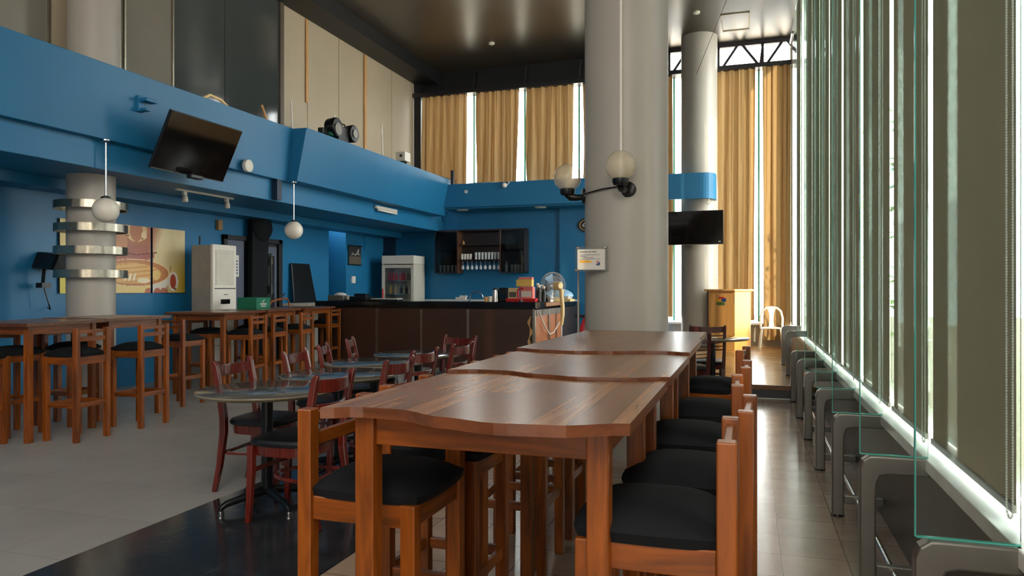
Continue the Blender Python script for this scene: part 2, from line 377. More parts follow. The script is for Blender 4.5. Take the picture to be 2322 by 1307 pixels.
# back wall, lower blue part and gallery band in front of the upper curtains
struct(MB().box(-8.9, -1.75, 15.6, 15.75, 0, 3.15).build('wall_back', M['blue']))
struct(MB().box(-3.95, -1.75, 15.52, 15.6, 0, 3.1).build('wall_back', M['blue']))
struct(MB().box(-8.22, -7.95, 15.42, 15.6, 0, 2.66).build('trim_10', M['darkblue']))  # plain dark blue block in the back corner
poly = [(-6.42, 14.85)]
for k in range(9):
    t = -PI/2+PI/2*k/8; poly.append((-0.92+0.28*math.cos(t), 15.13+0.28*math.sin(t)))
poly += [(-0.64, 15.45), (-0.72, 15.45)]
for k in range(9):
    t = -PI/2*k/8; poly.append((-0.92+0.20*math.cos(t), 15.13+0.20*math.sin(t)))
poly += [(-6.42, 14.93)]
struct(MB().prism(poly, 3.13, 3.64).build('wall_gallery', M['blue'], bevel=0.005))
struct(MB().box(-6.42, -1.75, 14.93, 15.95, 3.10, 3.17).build('trim_11', M['blue']))
# upper back: bulkhead, window wall
struct(MB().box(-7.6, -1.78, 16.08, 16.2, 5.95, CE).build('wall_back', M['black']))
struct(MB().box(-7.6, 1.0, 15.76, 16.08, 5.88, 5.97).build('trim_12', M['frame']))
b = MB()
for xx in (-6.16, -4.91, -3.64, -2.4): b.bar((xx, 16.06, 5.95), (xx+0.06, 16.02, 6.42), 0.05, 0.05)
struct(b.build('trim_13', M['frame']))
def outer_y(x):   # the glazed corner bows slightly towards the room
    return 16.05
b = MB()          # steel truss in the clerestory
b.box(-1.78, 1.0, 16.0, 16.08, 6.42, CE)
for i, x0 in enumerate((-1.62, -0.60, 0.28)):
    w_ = 0.86
    b.box(x0-0.055, x0+0.0, 16.0, 16.06, 5.95, 6.46)
    b.bar((x0+0.03, 16.03, 5.96), (x0+0.36, 16.03, 6.44), 0.05, 0.07, (0,1,0))
    b.bar((x0+0.45, 16.03, 6.44), (x0+w_-0.06, 16.03, 5.96), 0.05, 0.07, (0,1,0))
    b.bar((x0+w_-0.06, 16.03, 5.96), (x0+w_+0.0, 16.03, 6.44), 0.04, 0.045, (0,1,0))
struct(b.build('trim_14', M['truss']))
# window panes at the back
n = 1
b0 = [(-7.42, -6.16), (-6.16, -4.91), (-4.91, -3.64), (-3.64, -1.55), (-1.55, 0.18), (0.18, 0.98)]
for i, (xa, xb) in enumerate(b0):
    o = MB().box(xa+0.02, xb-0.02, 16.12, 16.13, 0.66 if i > 3 else 3.2, 5.9 if i < 4 else CE).build('window_%d' % n, M['glass']); struct(o); n += 1
    MB().box(xa-0.02, xa+0.02, 16.08, 16.16, 0.66 if i > 3 else 3.2, 5.95).build('window_frame', M['edge'], o)
struct(MB().box(-1.75, 1.0, 16.0, 16.2, 0, 0.60).build('wall_back', M['wallgrey']))
struct(MB().box(-1.75, 1.0, 15.9, 16.2, 0.60, 0.64).build('trim_15', M['whitesill'], bevel=0.005))
struct(MB().box(-7.6, -1.75, 16.0, 16.2, 2.9, 3.25).build('wall_back', M['panel']))
# right window wall
struct(MB().box(0.745, 0.95, 0.15, 16.05, 0, 0.555).build('wall_right', M['lowwall']))
struct(MB().box(0.725, 0.95, 0.15, 16.05, 0.555, 0.61).build('trim_16', M['whitesill'], bevel=0.004))
struct(MB().box(0.8, 1.0, -4.3, 0.15, 0, CE).build('wall_right', M['rear']))
FIN = [1.3+1.15*i for i in range(14)]
edges = [0.15]+FIN
for i in range(len(edges)-1):
    ya, yb = edges[i], edges[i+1]
    o = struct(MB().box(0.90, 0.91, ya+0.02, yb-0.02, 0.62, CE).build('window_%d' % n, M['glass'])); n += 1
    MB().box(0.88, 0.93, yb-0.02, yb+0.02, 0.61, CE).build('window_frame', M['whitesill'], o)
# rear wall behind the camera, closed solid to keep the sun out
struct(MB().box(-9.2, 1.0, -4.5, -4.3, 0, CE).build('wall_rear', M['rear']))
# stage
struct(MB().box(-1.9, 0.745, 9.5, 16.0, 0.145, 0.17).build('floor', M['stage']))
struct(MB().box(-1.9, 0.745, 9.46, 9.5, 0.115, 0.172).build('trim_17', M['stagetrim'], bevel=0.004))
struct(MB().box(-1.9, 0.745, 9.5, 16.0, 0.0, 0.145).build('trim_18', M['riser']))
struct(MB().box(-1.9, 0.745, 9.485, 9.5, 0.0, 0.012).build('trim_19', M['whitesill']))
# door in the left wall
d = struct(MB().box(-8.2, -8.19, 9.98, 11.38, 0, 2.16).build('door_1', M['black']))
b = MB(); b.box(-8.2, -8.14, 9.9, 9.98, 0, 2.24); b.box(-8.2, -8.14, 11.36, 11.46, 0, 2.24); b.box(-8.2, -8.14, 9.9, 11.46, 2.16, 2.24); b.build('door_frame', M['black'], d, bevel=0.004)
MB().box(-8.19, -8.17, 9.98, 10.42, 0, 2.16).build('door_leaf', M['door'], d)
b = MB(); b.box(-8.19, -8.155, 10.78, 10.84, 0, 2.1); b.box(-8.19, -8.155, 11.24, 11.30, 0, 2.1); b.box(-8.19, -8.155, 10.84, 11.24, 1.94, 2.1); b.build('door_leaf', M['door'], d)
MB().box(-8.13, -8.11, 11.08, 11.11, 1.25, 1.98).build('door_handle', M['brushed'], d)
for z in (1.28, 1.78): MB().box(-8.15, -8.10, 11.12, 11.16, z, z+0.13).build('door_bracket', M['chrome'], d)

# ------------------------------------------------------------------ columns
def column(x, y, r, z0, z1, label):
    o = MB().lathe([(r, z0), (r, z1)], (0,0,0), 64).build('column', M['column'], smooth=True, loc=(x, y, 0)); tag(o, label, 'column'); return o
column(-0.97, 6.04, 0.34, 0, CE, 'thick grey round column with two globe lamps behind the plank tables')
column(-0.985, 15.45, 0.36, 0.17, CE, 'grey round column on the wooden stage behind the yellow podium')
lc = column(-7.30, 6.60, 0.255, 0, 2.66, 'grey round column with four silver rings at the left bar tables')
column(-7.28, 6.62, 0.275, 2.98, 6.24, 'round column standing on the gallery before the upper glazing')
for z, a in ((2.31, 0), (2.05, 0.2), (1.79, 0.4), (1.52, 0.1)):
    b = MB(); ro, ri, h = 0.38, 0.368, 0.088; n_ = 72; vs = []; fs = []
    for k in range(n_):
        t = 2*PI*k/n_; wv = 0.003*math.sin(18*t+a*9)
        for rr, zz in ((ro+wv, 0), (ro+wv, h), (ri+wv, h), (ri+wv, 0)): vs.append((rr*math.cos(t), rr*math.sin(t), z-h/2+zz))
    for k in range(n_):
        k2 = (k+1) % n_
        for q in range(4): q2 = (q+1) % 4; fs.append((k*4+q, k2*4+q, k2*4+q2, k*4+q2))
    b.add(vs, fs)
    for k in range(4):
        t = a+PI/4+k*PI/2; b.bar((0.25*math.cos(t), 0.25*math.sin(t), z), (0.37*math.cos(t), 0.37*math.sin(t), z), 0.02, 0.02)
    o = b.build('ring', M['brushed'], lc, smooth=True)
    o['label'] = 'brushed silver ring standing off the column'
# globe lamps on the thick column
def wall_globe(cx, cy, cz, bx, by, label):
    t = thing('wall_lamp', label, 'lamp', (cx, cy, cz), 0, None)
    b = MB().sphere((0,0,0), 0.115, 32, 20, -0.86, 1.0); g = b.build('globe_shade', M['ribglobe'], t, smooth=True)
    MB().lathe([(0.022, -0.10), (0.024, -0.03), (0.018, 0.0), (0.012, 0.03)], n=14).build('bulb', M['globe'], t, smooth=True)
    MB().lathe([(0.03, -0.152), (0.052, -0.146), (0.062, -0.125), (0.062, -0.098), (0.05, -0.092)], n=24).build('cup', M['blackmetal'], t, smooth=True)
    dx, dy = bx-cx, by-cy; L = math.hypot(dx, dy); ux, uy = dx/L, dy/L
    MB().tube([(0,0,-0.135), (ux*0.03, uy*0.03, -0.165), (ux*0.08, uy*0.08, -0.17), (dx, dy, -0.16)], [0.035, 0.032, 0.026, 0.024], 14).build('arm', M['blackmetal'], t, smooth=True)
    MB().tube([(dx-ux*0.028, dy-uy*0.028, -0.155), (dx-ux*0.02, dy-uy*0.02, -0.155), (dx+ux*0.02, dy+uy*0.02, -0.155)], [0.045, 0.062, 0.065], 24).build('wall_plate', M['blackmetal'], t, smooth=True)
    return t
m, t_, b_ = newmat('ribbed_globe_plastic')
b_.inputs['Base Color'].default_value = s2l((222, 208, 180))+(1,); b_.inputs['Roughness'].default_value = 0.12
b_.inputs['Transmission Weight'].default_value = 0.0; b_.inputs['Alpha'].default_value = 0.5
wv = t_.nodes.new('ShaderNodeTexWave'); wv.wave_type = 'RINGS'; wv.inputs['Scale'].default_value = 16; wv.rings_direction = 'X'
tc_ = t_.nodes.new('ShaderNodeTexCoord'); t_.links.new(tc_.outputs['Object'], wv.inputs['Vector'])
bp_ = t_.nodes.new('ShaderNodeBump'); bp_.inputs['Strength'].default_value = 0.35; bp_.inputs['Distance'].default_value = 0.005
t_.links.new(wv.outputs['Fac'], bp_.inputs['Height']); t_.links.new(bp_.outputs['Normal'], b_.inputs['Normal'])
M['ribglobe'] = m
wall_globe(-0.93, 5.52, 2.28, -0.905, 5.72, 'ribbed globe lamp on a black arm at the front of the thick column')
wall_globe(-1.44, 5.93, 2.275, -1.30, 5.97, 'cloudy globe lamp on a black arm at the left side of the column')
o = MB().tube([(-0.955, 5.675, 2.30), (-0.955, 5.675, CE)], 0.012, 10).build('conduit_pipe', M['white'], smooth=True); tag(o, 'white conduit pipe running up the thick column above the globe lamp', 'pipe')
o = MB().tube([(-1.345, 5.97, 2.13), (-1.29, 5.86, 2.12), (-1.21, 5.775, 2.125), (-1.10, 5.695, 2.135), (-0.93, 5.685, 2.15)], 0.006, 8).build('lamp_cable', M['blackmetal'], smooth=True); tag(o, 'black cable between the two globe lamps on the column', 'cable')
o = MB().tube([(-1.335, 5.87, 0.0), (-1.335, 5.87, 1.5)], 0.008, 8).build('conduit_pipe', M['wallgrey'], smooth=True); tag(o, 'thin grey conduit pipe below the notice on the column', 'pipe')
# notice on the column, in a clear holder
t = thing('notice_sign', 'white printed notice in a clear holder on the thick column', 'sign', (-1.185, 5.67, 1.585), R(3))
MB().box(-0.128, 0.128, 0.0, 0.008, -0.10, 0.10).build('holder', M['acrylic'], t, bevel=0.003)
MB().box(-0.110, 0.108, -0.004, 0.0, -0.085, 0.075).build('paper', M['paper'], t)
b = MB()
random.seed(3)
def scribble(b, x0, x1, z, h, y=-0.006):
    x = x0
    while x < x1:
        w_ = random.uniform(0.003, 0.007); b.box(x, min(x+w_, x1), y, y+0.002, z, z+h*random.uniform(0.7, 1.0)); x += w_+random.uniform(0.0008, 0.002)
scribble(b, -0.09, -0.03, 0.052, 0.007); scribble(b, -0.022, 0.0, 0.052, 0.007); scribble(b, 0.006, 0.042, 0.052, 0.007)
b.box(-0.092, 0.07, -0.006, -0.004, 0.030, 0.0325); scribble(b, -0.09, -0.04, 0.018, 0.005); scribble(b, -0.07, 0.02, 0.007, 0.004); b.box(-0.092, 0.07, -0.006, -0.004, -0.004, -0.0015)
b.build('printed_text', M['ink'], t)
MB().hexa([(-0.092,-0.006,-0.030),(0.015,-0.006,-0.030),(0.015,-0.004,-0.030),(-0.092,-0.004,-0.030),(-0.092,-0.006,-0.012),(-0.01,-0.006,-0.012),(-0.01,-0.004,-0.012),(-0.092,-0.004,-0.012)]).build('orange_bar', M['orange'], t)
b = MB(); b.extr([(0,0),(0.03,-0.004),(0.036,0.012),(0.03,0.03),(0.02,0.016),(0.006,0.01)], (0.035,-0.004,-0.05), (1,0,0), (0,0,1), -0.002); b.build('blue_print', M['inkblue'], t)
b = MB(); b.extr([(0,0),(0.012,-0.004),(0.022,0.006),(0.02,0.014),(0.006,0.012)], (0.037,-0.004,-0.03), (1,0,0), (0,0,1), -0.0022); b.build('pink_print', M['inkpink'], t)
for px, pz in ((-0.118, -0.09), (-0.108, 0.088), (0.108, 0.09)): MB().box(px-0.014, px+0.014, -0.006, 0.01, pz-0.01, pz+0.01).build('clip', M['chrome'], t, bevel=0.003)

# ------------------------------------------------------------------ plank bar tables
def S(t):   # wavy edge, t from left to right
    pts = [(0, 0.0), (0.12, 0.045), (0.25, 0.04), (0.45, -0.03), (0.62, -0.065), (0.8, -0.05), (1.0, 0.022)]
    for (a, va), (c_, vc) in zip(pts, pts[1:]):
        if t <= c_:
            u = (t-a)/(c_-a); u = u*u*(3-2*u); return va+(vc-va)*u
    return pts[-1][1]
def bar_table(name, L, W, fw, bw, label, loc, rotz, group, hz=1.05):
    t = thing(name, label, 'table', loc, rotz, group)
    N = 24; f = []; k = []
    for i in range(N+1):
        u = i/N; x = -W/2+W*u
        f.append((x, -L/2+(S(u) if fw > 0 else (S(1-u) if fw < 0 else 0))))
        k.append((x, L/2+(S(u) if bw > 0 else (S(1-u) if bw < 0 else 0))))
    b = MB(); z0, z1 = hz-0.028, hz; lt = hz-0.028
    vs = [(x, y, z1) for x, y in f]+[(x, y, z1) for x, y in k]+[(x, y, z0) for x, y in f]+[(x, y, z0) for x, y in k]; n_ = N+1
    b.cur = 0; b.add(vs, [(i, i+1, n_+i+1, n_+i) for i in range(N)])
    b.cur = 1; o = 0
    fs = [(2*n_+i+1, 2*n_+i, 3*n_+i, 3*n_+i+1) for i in range(N)]+[(2*n_+i, 2*n_+i+1, i+1, i) for i in range(N)]+[(n_+i, n_+i+1, 3*n_+i+1, 3*n_+i) for i in range(N)]
    fs += [(2*n_, 0, n_, 3*n_), (N, 2*n_+N, 3*n_+N, n_+N)]
    b.add(vs, fs)
    # merge the duplicate rings so the edge can be bevelled
    me_o = b.build('tabletop', [M['top'], M['topedge']], t)
    lx, ly = W/2-0.085, L/2-0.10
    for sx in (-1, 1):
        for sy in (-1, 1):
            MB().box(sx*lx-0.027, sx*lx+0.027, sy*ly-0.027, sy*ly+0.027, 0, lt).build('leg', M['wz'], t, bevel=0.004)
    for sy in (-1, 1): MB().box(-lx+0.027, lx-0.027, sy*ly-0.012, sy*ly+0.012, lt-0.077, lt).build('apron', M['wx'], t, bevel=0.003)
    for sx in (-1, 1): MB().box(sx*lx-0.012, sx*lx+0.012, -ly+0.027, ly-0.027, lt-0.077, lt).build('apron', M['wy'], t, bevel=0.003)
    return t
G1 = 'plank bar tables in the front row'
bar_table('bar_table', 0.80, 0.79, 1, 1, 'plank-topped bar table with wavy edge, nearest of the front row', (-0.652, 2.032, 0), 0, G1, 1.045)
bar_table('bar_table', 0.82, 0.79, 1, -1, 'plank-topped bar table, second from the front in the long row', (-0.645, 2.857, 0), 0, G1, 1.057)
bar_table('bar_table', 0.83, 0.80, -1, -1, 'plank-topped bar table, third from the front in the long row', (-0.65, 3.70, 0), 0, G1, 1.070)
bar_table('bar_table', 0.83, 0.79, -1, 0, 'plank-topped bar table at the foot of the thick column, last of the row', (-0.665, 4.54, 0), 0, G1, 1.066)
G2 = 'plank bar tables along the blue wall'
bar_table('bar_table', 0.92, 0.80, 0, 0, 'bar table at the left edge, nearest of those along the blue wall', (-6.34, 5.10, 0), R(6), G2)
bar_table('bar_table', 0.88, 0.80, 0, 0, 'bar table just before the ringed column by the blue wall', (-6.41, 6.02, 0), R(3), G2, 1.056)
bar_table('bar_table', 0.98, 0.84, 0, 0, 'bar table in front of the tall white air conditioner', (-6.72, 8.03, 0), R(7), G2)
bar_table('bar_table', 0.98, 0.82, 0, 0, 'bar table carrying the green crate', (-6.86, 9.10, 0), R(7), G2)
bar_table('bar_table', 1.10, 0.82, 0, 0, 'farthest bar table of the wall row, beside the bar counter', (-7.02, 10.28, 0), R(7), G2)

# ------------------------------------------------------------------ bar stools
def cushion_mesh(w_, d_, z0, h, n_=16, saddle=0.0, front=0.0):
    b = MB(); vs = []; fs = []
    def pt(u, v, s_):
        # superellipse outline, domed top
        x = u*w_/2; y = v*d_/2
        e = max(abs(u), abs(v)); rim = 1-(abs(u)**6+abs(v)**6)/2*0.55
        dome = (1-abs(u)**3.4)*(1-abs(v)**3.4)
        k = 1-0.085*(abs(u*v))**2.5
        if s_ > 0: return (x*k, y*k, z0+h*(0.36+0.70*dome)-saddle*u*u*0+saddle*(abs(v)**2)*dome)
        return (x*k*0.95, y*k*0.95, z0)
    for s_ in (1, -1):
        for i in range(n_+1):
            for j in range(n_+1):
                u = -1+2*i/n_; v = -1+2*j/n_
                u = math.copysign(1-(1-abs(u))**1.5, u); v = math.copysign(1-(1-abs(v))**1.5, v)
                vs.append(pt(u, v, s_))
    K = n_+1; Q = K*K
    for i in range(n_):
        for j in range(n_):
            fs.append((i*K+j, (i+1)*K+j, (i+1)*K+j+1, i*K+j+1)); fs.append((Q+i*K+j, Q+i*K+j+1, Q+(i+1)*K+j+1, Q+(i+1)*K+j))
    for i in range(n_):
        fs.append((i*K, Q+i*K, Q+(i+1)*K, (i+1)*K)); fs.append((i*K+n_, (i+1)*K+n_, Q+(i+1)*K+n_, Q+i*K+n_))
        fs.append((i, i+1, Q+i+1, Q+i)); fs.append((n_*K+i, Q+n_*K+i, Q+n_*K+i+1, n_*K+i+1))
    return b.add(vs, fs)
def make_stool(label, group, loc, rotz):
    t = thing('bar_stool', label, 'bar stool', loc, rotz, group)
    a = 0.165; h = 0.0225
    cushion_mesh(0.385, 0.375, 0.745, 0.075).build('seat_cushion', M['cushion'], t, smooth=True).location = (0, 0.02, 0)
    for sx in (-1, 1):
        MB().box(-a+h, a-h, sx*a-0.012, sx*a+0.012, 0.68, 0.748).build('seat_rail', M['wx'], t, bevel=0.003)
        MB().box(sx*a-0.012, sx*a+0.012, -a+h, a-h, 0.68, 0.748).build('seat_rail', M['wy'], t, bevel=0.003)
    for sx in (-1, 1):
        MB().box(sx*a-h, sx*a+h, a-h, a+h, 0, 0.748).build('leg', M['wz'], t, bevel=0.004)
        MB().box(sx*a-h, sx*a+h, -a-h, -a+h, 0, 1.0).build('leg', M['wz'], t, bevel=0.004)
    for z0, z1 in ((0.955, 0.985), (0.885, 0.925)): MB().box(-a+h, a-h, -a-0.010, -a+0.010, z0, z1).build('back_rail', M['wx'], t, bevel=0.003)
    for sx in (-1, 1):
        MB().box(-a+h, a-h, sx*a-0.010, sx*a+0.010, 0.30, 0.342).build('footrest', M['wx'], t, bevel=0.003)
        MB().box(sx*a-0.010, sx*a+0.010, -a+h, a-h, 0.30, 0.342).build('footrest', M['wy'], t, bevel=0.003)
    return t
GS1 = 'stools on the window side of the long row'; GS2 = 'stools on the inner side of the long row'; GS3 = 'stools along the blue wall tables'
# rotz 90: faces -x (back towards +x)
st0 = make_stool('black-cushioned wooden bar stool in the right foreground', GS1, (-0.215, 1.915, 0), PI/2)
for x, y, rz, l in ((-0.17, 2.375, 88, 'black-cushioned bar stool behind the right foreground one'),
                    (-0.21, 2.955, 91, 'third bar stool from the camera on the window side'),
                    (-0.18, 3.60, 89, 'fourth bar stool from the camera on the window side'),
                    (-0.20, 4.53, 84, 'farthest bar stool on the window side, before the stage')):
    dup(st0, (x, y, 0), R(rz), l, GS1)
for x, y, rz, l in ((-1.065, 2.02, -90, 'wooden bar stool with black cushion in the centre foreground, left of the table'),
                    (-1.09, 2.56, -90, 'bar stool behind the foreground one, left of the second plank table'),
                    (-1.09, 3.47, -90, 'bar stool left of the third plank table, third from the camera'),
                    (-1.09, 4.01, -90, 'bar stool left of the plank tables, fourth from the camera'),
                    (-1.10, 4.74, -88, 'farthest bar stool on the inner side, near the thick column')):
    dup(st0, (x, y, 0), R(rz), l, GS2)
for x, y, rz, l in ((-5.765, 5.065, 92, 'bar stool with ladder back before the nearest wall table'),
                    (-5.755, 5.77, 92, 'bar stool with ladder back before the table at the ringed column'),
                    (-6.33, 4.52, -88, 'bar stool cut by the left edge of the picture'),
                    (-6.50, 5.02, -92, 'bar stool tucked under the far side of the nearest wall table'),
                    (-6.46, 5.62, -90, 'bar stool tucked under the tables in front of the ringed column'),
                    (-6.33, 6.95, 2, 'bar stool standing in the gap past the ringed column'),
                    (-6.36, 8.17, 95, 'bar stool with ladder back before the table at the air conditioner'),
                    (-6.42, 8.72, 95, 'bar stool with ladder back before the green crate'),
                    (-6.48, 9.47, 95, 'bar stool with ladder back at the farthest wall table'),
                    (-7.02, 8.2, -88, 'bar stool behind the table at the air conditioner'),
                    (-7.14, 9.3, -88, 'bar stool behind the table with the green crate'),
                    (-7.0, 11.1, 95, 'lone bar stool against the dark end of the bar counter')):
    dup(st0, (x, y, 0), R(rz), l, GS3)

# ------------------------------------------------------------------ dining chairs and round tables
def make_chair(kind, label, group, loc, rotz, hs=1.0):
    wd = M['mahog'] if kind == 'red' else M['darkmahog']
    t = thing('dining_chair', label, 'chair', loc, rotz, group)
    b = MB(); n_ = 28; prof = []
    for k in range(n_):
        th = 2*PI*k/n_; c_, s_ = math.cos(th), math.sin(th)
        x = 0.205*math.copysign(abs(c_)**0.55, c_)*(1+0.06*s_); y = 0.205*math.copysign(abs(s_)**0.6, s_); prof.append((x, y))
    vs = []; fs = []
    lv = [(0.93, 0.445), (1.02, 0.452), (1.04, 0.468), (0.99, 0.484), (0.82, 0.494), (0.5, 0.498), (0.0001, 0.499)]
    for kx, z in lv: vs += [(x*kx, y*kx+0.0, z) for x, y in prof]
    for i in range(len(lv)-1):
        for k in range(n_): k2 = (k+1) % n_; fs.append((i*n_+k, i*n_+k2, (i+1)*n_+k2, (i+1)*n_+k))
    fs.append(tuple(reversed(range(n_)))); b.add(vs, fs); b.build('seat', M['leather'], t, smooth=True)
    b = MB(); vs = []; fs = []
    for kx, z in ((0.93, 0.39), (0.95, 0.447), (0.85, 0.447), (0.85, 0.39)): vs += [(x*kx, y*kx, z) for x, y in prof]
    for i in range(4):
        for k in range(n_): k2 = (k+1) % n_; i2 = (i+1) % 4; fs.append((i*n_+k, i*n_+k2, i2*n_+k2, i2*n_+k))
    b.add(vs, fs).build('seat_frame', wd, t, smooth=True)
    for sx in (-1, 1):
        MB().sweep([(sx*0.178, 0.172, 0.445), (sx*0.178, 0.174, 0.3), (sx*0.182, 0.182, 0.12), (sx*0.186, 0.19, 0.0)], [0.040, 0.038, 0.033, 0.028], [0.040, 0.038, 0.033, 0.028], (0,1,0)).build('leg', wd, t, bevel=0.004)
        MB().sweep([(sx*0.185, -0.275, 0.0), (sx*0.185, -0.235, 0.18), (sx*0.185, -0.205, 0.40), (sx*0.188, -0.205, 0.50), (sx*0.192, -0.225, 0.66), (sx*0.196, -0.262, 0.84*hs), (sx*0.196, -0.275, 0.868*hs)], [0.032, 0.036, 0.040, 0.040, 0.038, 0.034, 0.026], [0.030, 0.036, 0.044, 0.046, 0.042, 0.036, 0.024], (0,1,0)).build('back_post', wd, t, bevel=0.005)
    def rail(z, h, yb, bow, th=0.018):
        pts = []
        for i in range(11):
            u = -1+2*i/10; pts.append((u*0.18, yb-bow*(1-u*u), z+0.008*(u*u)))
        MB().sweep(pts, th, h).build('back_rail', wd, t, bevel=0.004)
    if kind == 'red':
        rail(0.795*hs, 0.075, -0.25, 0.045); rail(0.675, 0.034, -0.226, 0.045)
    else:
        rail(0.815*hs, 0.07, -0.25, 0.03)
        for z in (0.75, 0.71, 0.67, 0.63, 0.59): rail(z*hs, 0.012, -0.235, 0.03, 0.012)
    pts = []
    for i in range(17):
        th = PI*i/16; pts.append((0.175*math.cos(th)*-1, -0.19+0.30*math.sin(th)**0.8, 0.26))
    MB().sweep(pts, 0.014, 0.022).build('stretcher', wd, t, bevel=0.003)
    MB().bar((-0.18, 0.176, 0.30), (0.18, 0.176, 0.30), 0.016, 0.026).build('stretcher', wd, t, bevel=0.003)
    MB().bar((-0.18, -0.22, 0.26), (0.18, -0.22, 0.26), 0.014, 0.022).build('stretcher', wd, t, bevel=0.003)
    return t
GC = 'red-brown dining chairs round the small tables'
ch0 = make_chair('red', 'red-brown chair with black pad left of the nearest round table', GC, (-3.12, 4.22, 0), R(-86))
for x, y, rz, l in ((-2.56, 3.73, 90, 'red-brown chair with black pad nearest the camera, turned to the nearest round table'),
                    (-2.59, 4.62, 90, 'red-brown chair right of the second round table'),
                    (-2.74, 5.39, 86, 'red-brown chair right of the third round table'),
                    (-2.72, 6.13, 88, 'red-brown chair right of the farthest round table'),
                    (-2.94, 6.83, 165, 'red-brown chair facing the camera behind the farthest round table'),
                    (-3.16, 5.02, -80, 'red-brown chair left of the second round table'),
                    (-3.33, 5.72, -68, 'red-brown chair left of the third round table'),
                    (-3.52, 6.50, -68, 'red-brown chair left of the farthest round table, seen from its side')):
    dup(ch0, (x, y, 0), R(rz), l, GC)
ch1 = make_chair('dark', 'dark slat-backed chair just before the stage, the nearer of two', 'dark chairs before the stage', (-0.66, 9.02, 0), R(40))
ch2 = make_chair('dark', 'dark slat-backed chair before the stage, the farther and taller one', 'dark chairs before the stage', (-1.2, 9.1, 0), R(0), 1.06)
ch2.location = (-0.50, 9.17, 0); ch1.location = (-0.66, 8.45, 0); ch1.rotation_euler[2] = R(12); ch2.rotation_euler[2] = R(6)
def round_table(label, group, loc, rot=0.0):
    t = thing('round_table', label, 'table', loc, rot, group)
    b = MB(); b.lathe([(0.0001, 0.724), (0.415, 0.724)], n=64)
    b.v.reverse(); b.f = [tuple(len(b.v)-1-i for i in f) for f in b.f]
    MB().lathe([(0.30, 0.696), (0.405, 0.703), (0.42, 0.715), (0.419, 0.722), (0.414, 0.7245), (0.0001, 0.725)], n=64).build('tabletop', M['lam'], t, smooth=True)
    MB().lathe([(0.395, 0.696), (0.408, 0.7), (0.4225, 0.714), (0.4225, 0.720), (0.41, 0.7225)], n=64).build('edge_band', M['lamedge'], t, smooth=True)
    MB().tube([(0,0,0.08), (0,0,0.69)], 0.036, 18).build('pole', M['blackmetal'], t, smooth=True)
    MB().box(-0.14, 0.14, -0.14, 0.14, 0.688, 0.696).build('mount_plate', M['blackmetal'], t)
    for k in range(4):
        a = PI/4+k*PI/2+0.3; cx, sy = math.cos(a), math.sin(a)
        f = MB().tube([(0,0,0.095), (cx*0.08, sy*0.08, 0.085), (cx*0.26, sy*0.26, 0.055), (cx*0.29, sy*0.29, 0.035), (cx*0.29, sy*0.29, 0.02)], [0.03, 0.027, 0.02, 0.018, 0.016], 12).build('foot', M['blackmetal'], t, smooth=True)
        MB().lathe([(0.018, 0.0), (0.02, 0.008), (0.018, 0.02)], (cx*0.29, sy*0.29, 0), 14).build('glide', M['chrome'], f, smooth=True)
    return t
GR = 'round grey-topped tables in a line'
rt = round_table('round grey-topped table nearest the camera', GR, (-2.87, 3.88, 0))
dup(rt, (-2.88, 4.74, 0), 0.4, 'second round grey-topped table from the camera', GR)
dup(rt, (-3.06, 5.60, 0), 0.9, 'third round grey-topped table from the camera', GR)
dup(rt, (-3.05, 6.45, 0), 0.2, 'farthest round grey-topped table, before the bar counter', GR)
dup(rt, (-0.42, 8.98, 0.05), 0.2, 'small round table beside the dark chairs before the stage', 'table before the stage')

# ------------------------------------------------------------------ steel frames with glass fins
def fin_frame(label, y, glass=True):
    t = thing('glass_fin_support', label, 'support frame', (0, y, 0), 0, 'steel supports and glass fins along the window wall')
    b = MB()   # rounded inverted L
    x0, x1, zt = 0.465, 0.745, 0.61; w_ = 0.06
    pts = [(x0+0.033, 0, 0.0), (x0+0.033, 0, 0.45), (x0+0.036, 0, 0.515), (x0+0.052, 0, 0.548), (x0+0.085, 0, 0.566), (x0+0.13, 0, 0.57), (x1-0.01, 0, 0.57)]
    H = [0.066, 0.066, 0.074, 0.09, 0.086, 0.08, 0.08]
    b.sweep(pts, w_, H, (0,1,0)) if False else None
    out = [(x0, 0), (x0, 0.55), (x0+0.012, 0.588), (x0+0.04, 0.608), (x0+0.07, 0.61), (x1, 0.61), (x1, 0.53), (x0+0.115, 0.53), (x0+0.082, 0.52), (x0+0.07, 0.49), (x0+0.066, 0.44), (x0+0.066, 0)]
    b.extr([(x, z) for x, z in out], (0, 0.03, 0), (1,0,0), (0,0,1), w_) 
    b.build('post', M['steelgrey'], t, bevel=0.008, smooth=False)
    MB().box(x0+0.066, x1, -0.02, 0.02, 0.075, 0.125).build('cross_bar', M['steelgrey'], t, bevel=0.006)
    MB().lathe([(0.04, 0.0), (0.036, 0.012)], (x0+0.033, 0, 0), 20).build('foot_pad', M['blackmetal'], t)
    if glass:
        g = MB().box(x0+0.005, x1-0.005, -0.005, 0.005, 0.612, CE).build('glass_fin', M['fin'], t)
        MB().box(x0+0.002, x0+0.006, -0.006, 0.006, 0.612, CE).build('polished_edge', M['edge'], g)
        MB().box(x0+0.006, x1-0.005, -0.006, 0.006, 0.609, 0.614).build('bottom_edge', M['edge'], g)
    return t
names = ['out of view', 'right foreground', 'second', 'third', 'fourth', 'fifth', 'sixth', 'seventh']
labs = ['grey steel support with glass fin at the right edge, behind the frame border', 'grey steel support with tall glass fin in the lower right corner',
        'second grey steel support with glass fin from the right foreground', 'third grey steel support with glass fin from the right foreground',
        'fourth grey steel support with glass fin from the right foreground', 'fifth grey steel support with glass fin from the right foreground',
        'sixth grey steel support with glass fin, near the stage edge', 'short grey steel support without glass, last before the stage']
for i in range(1, 8): fin_frame(labs[i], FIN[i], i < 7)
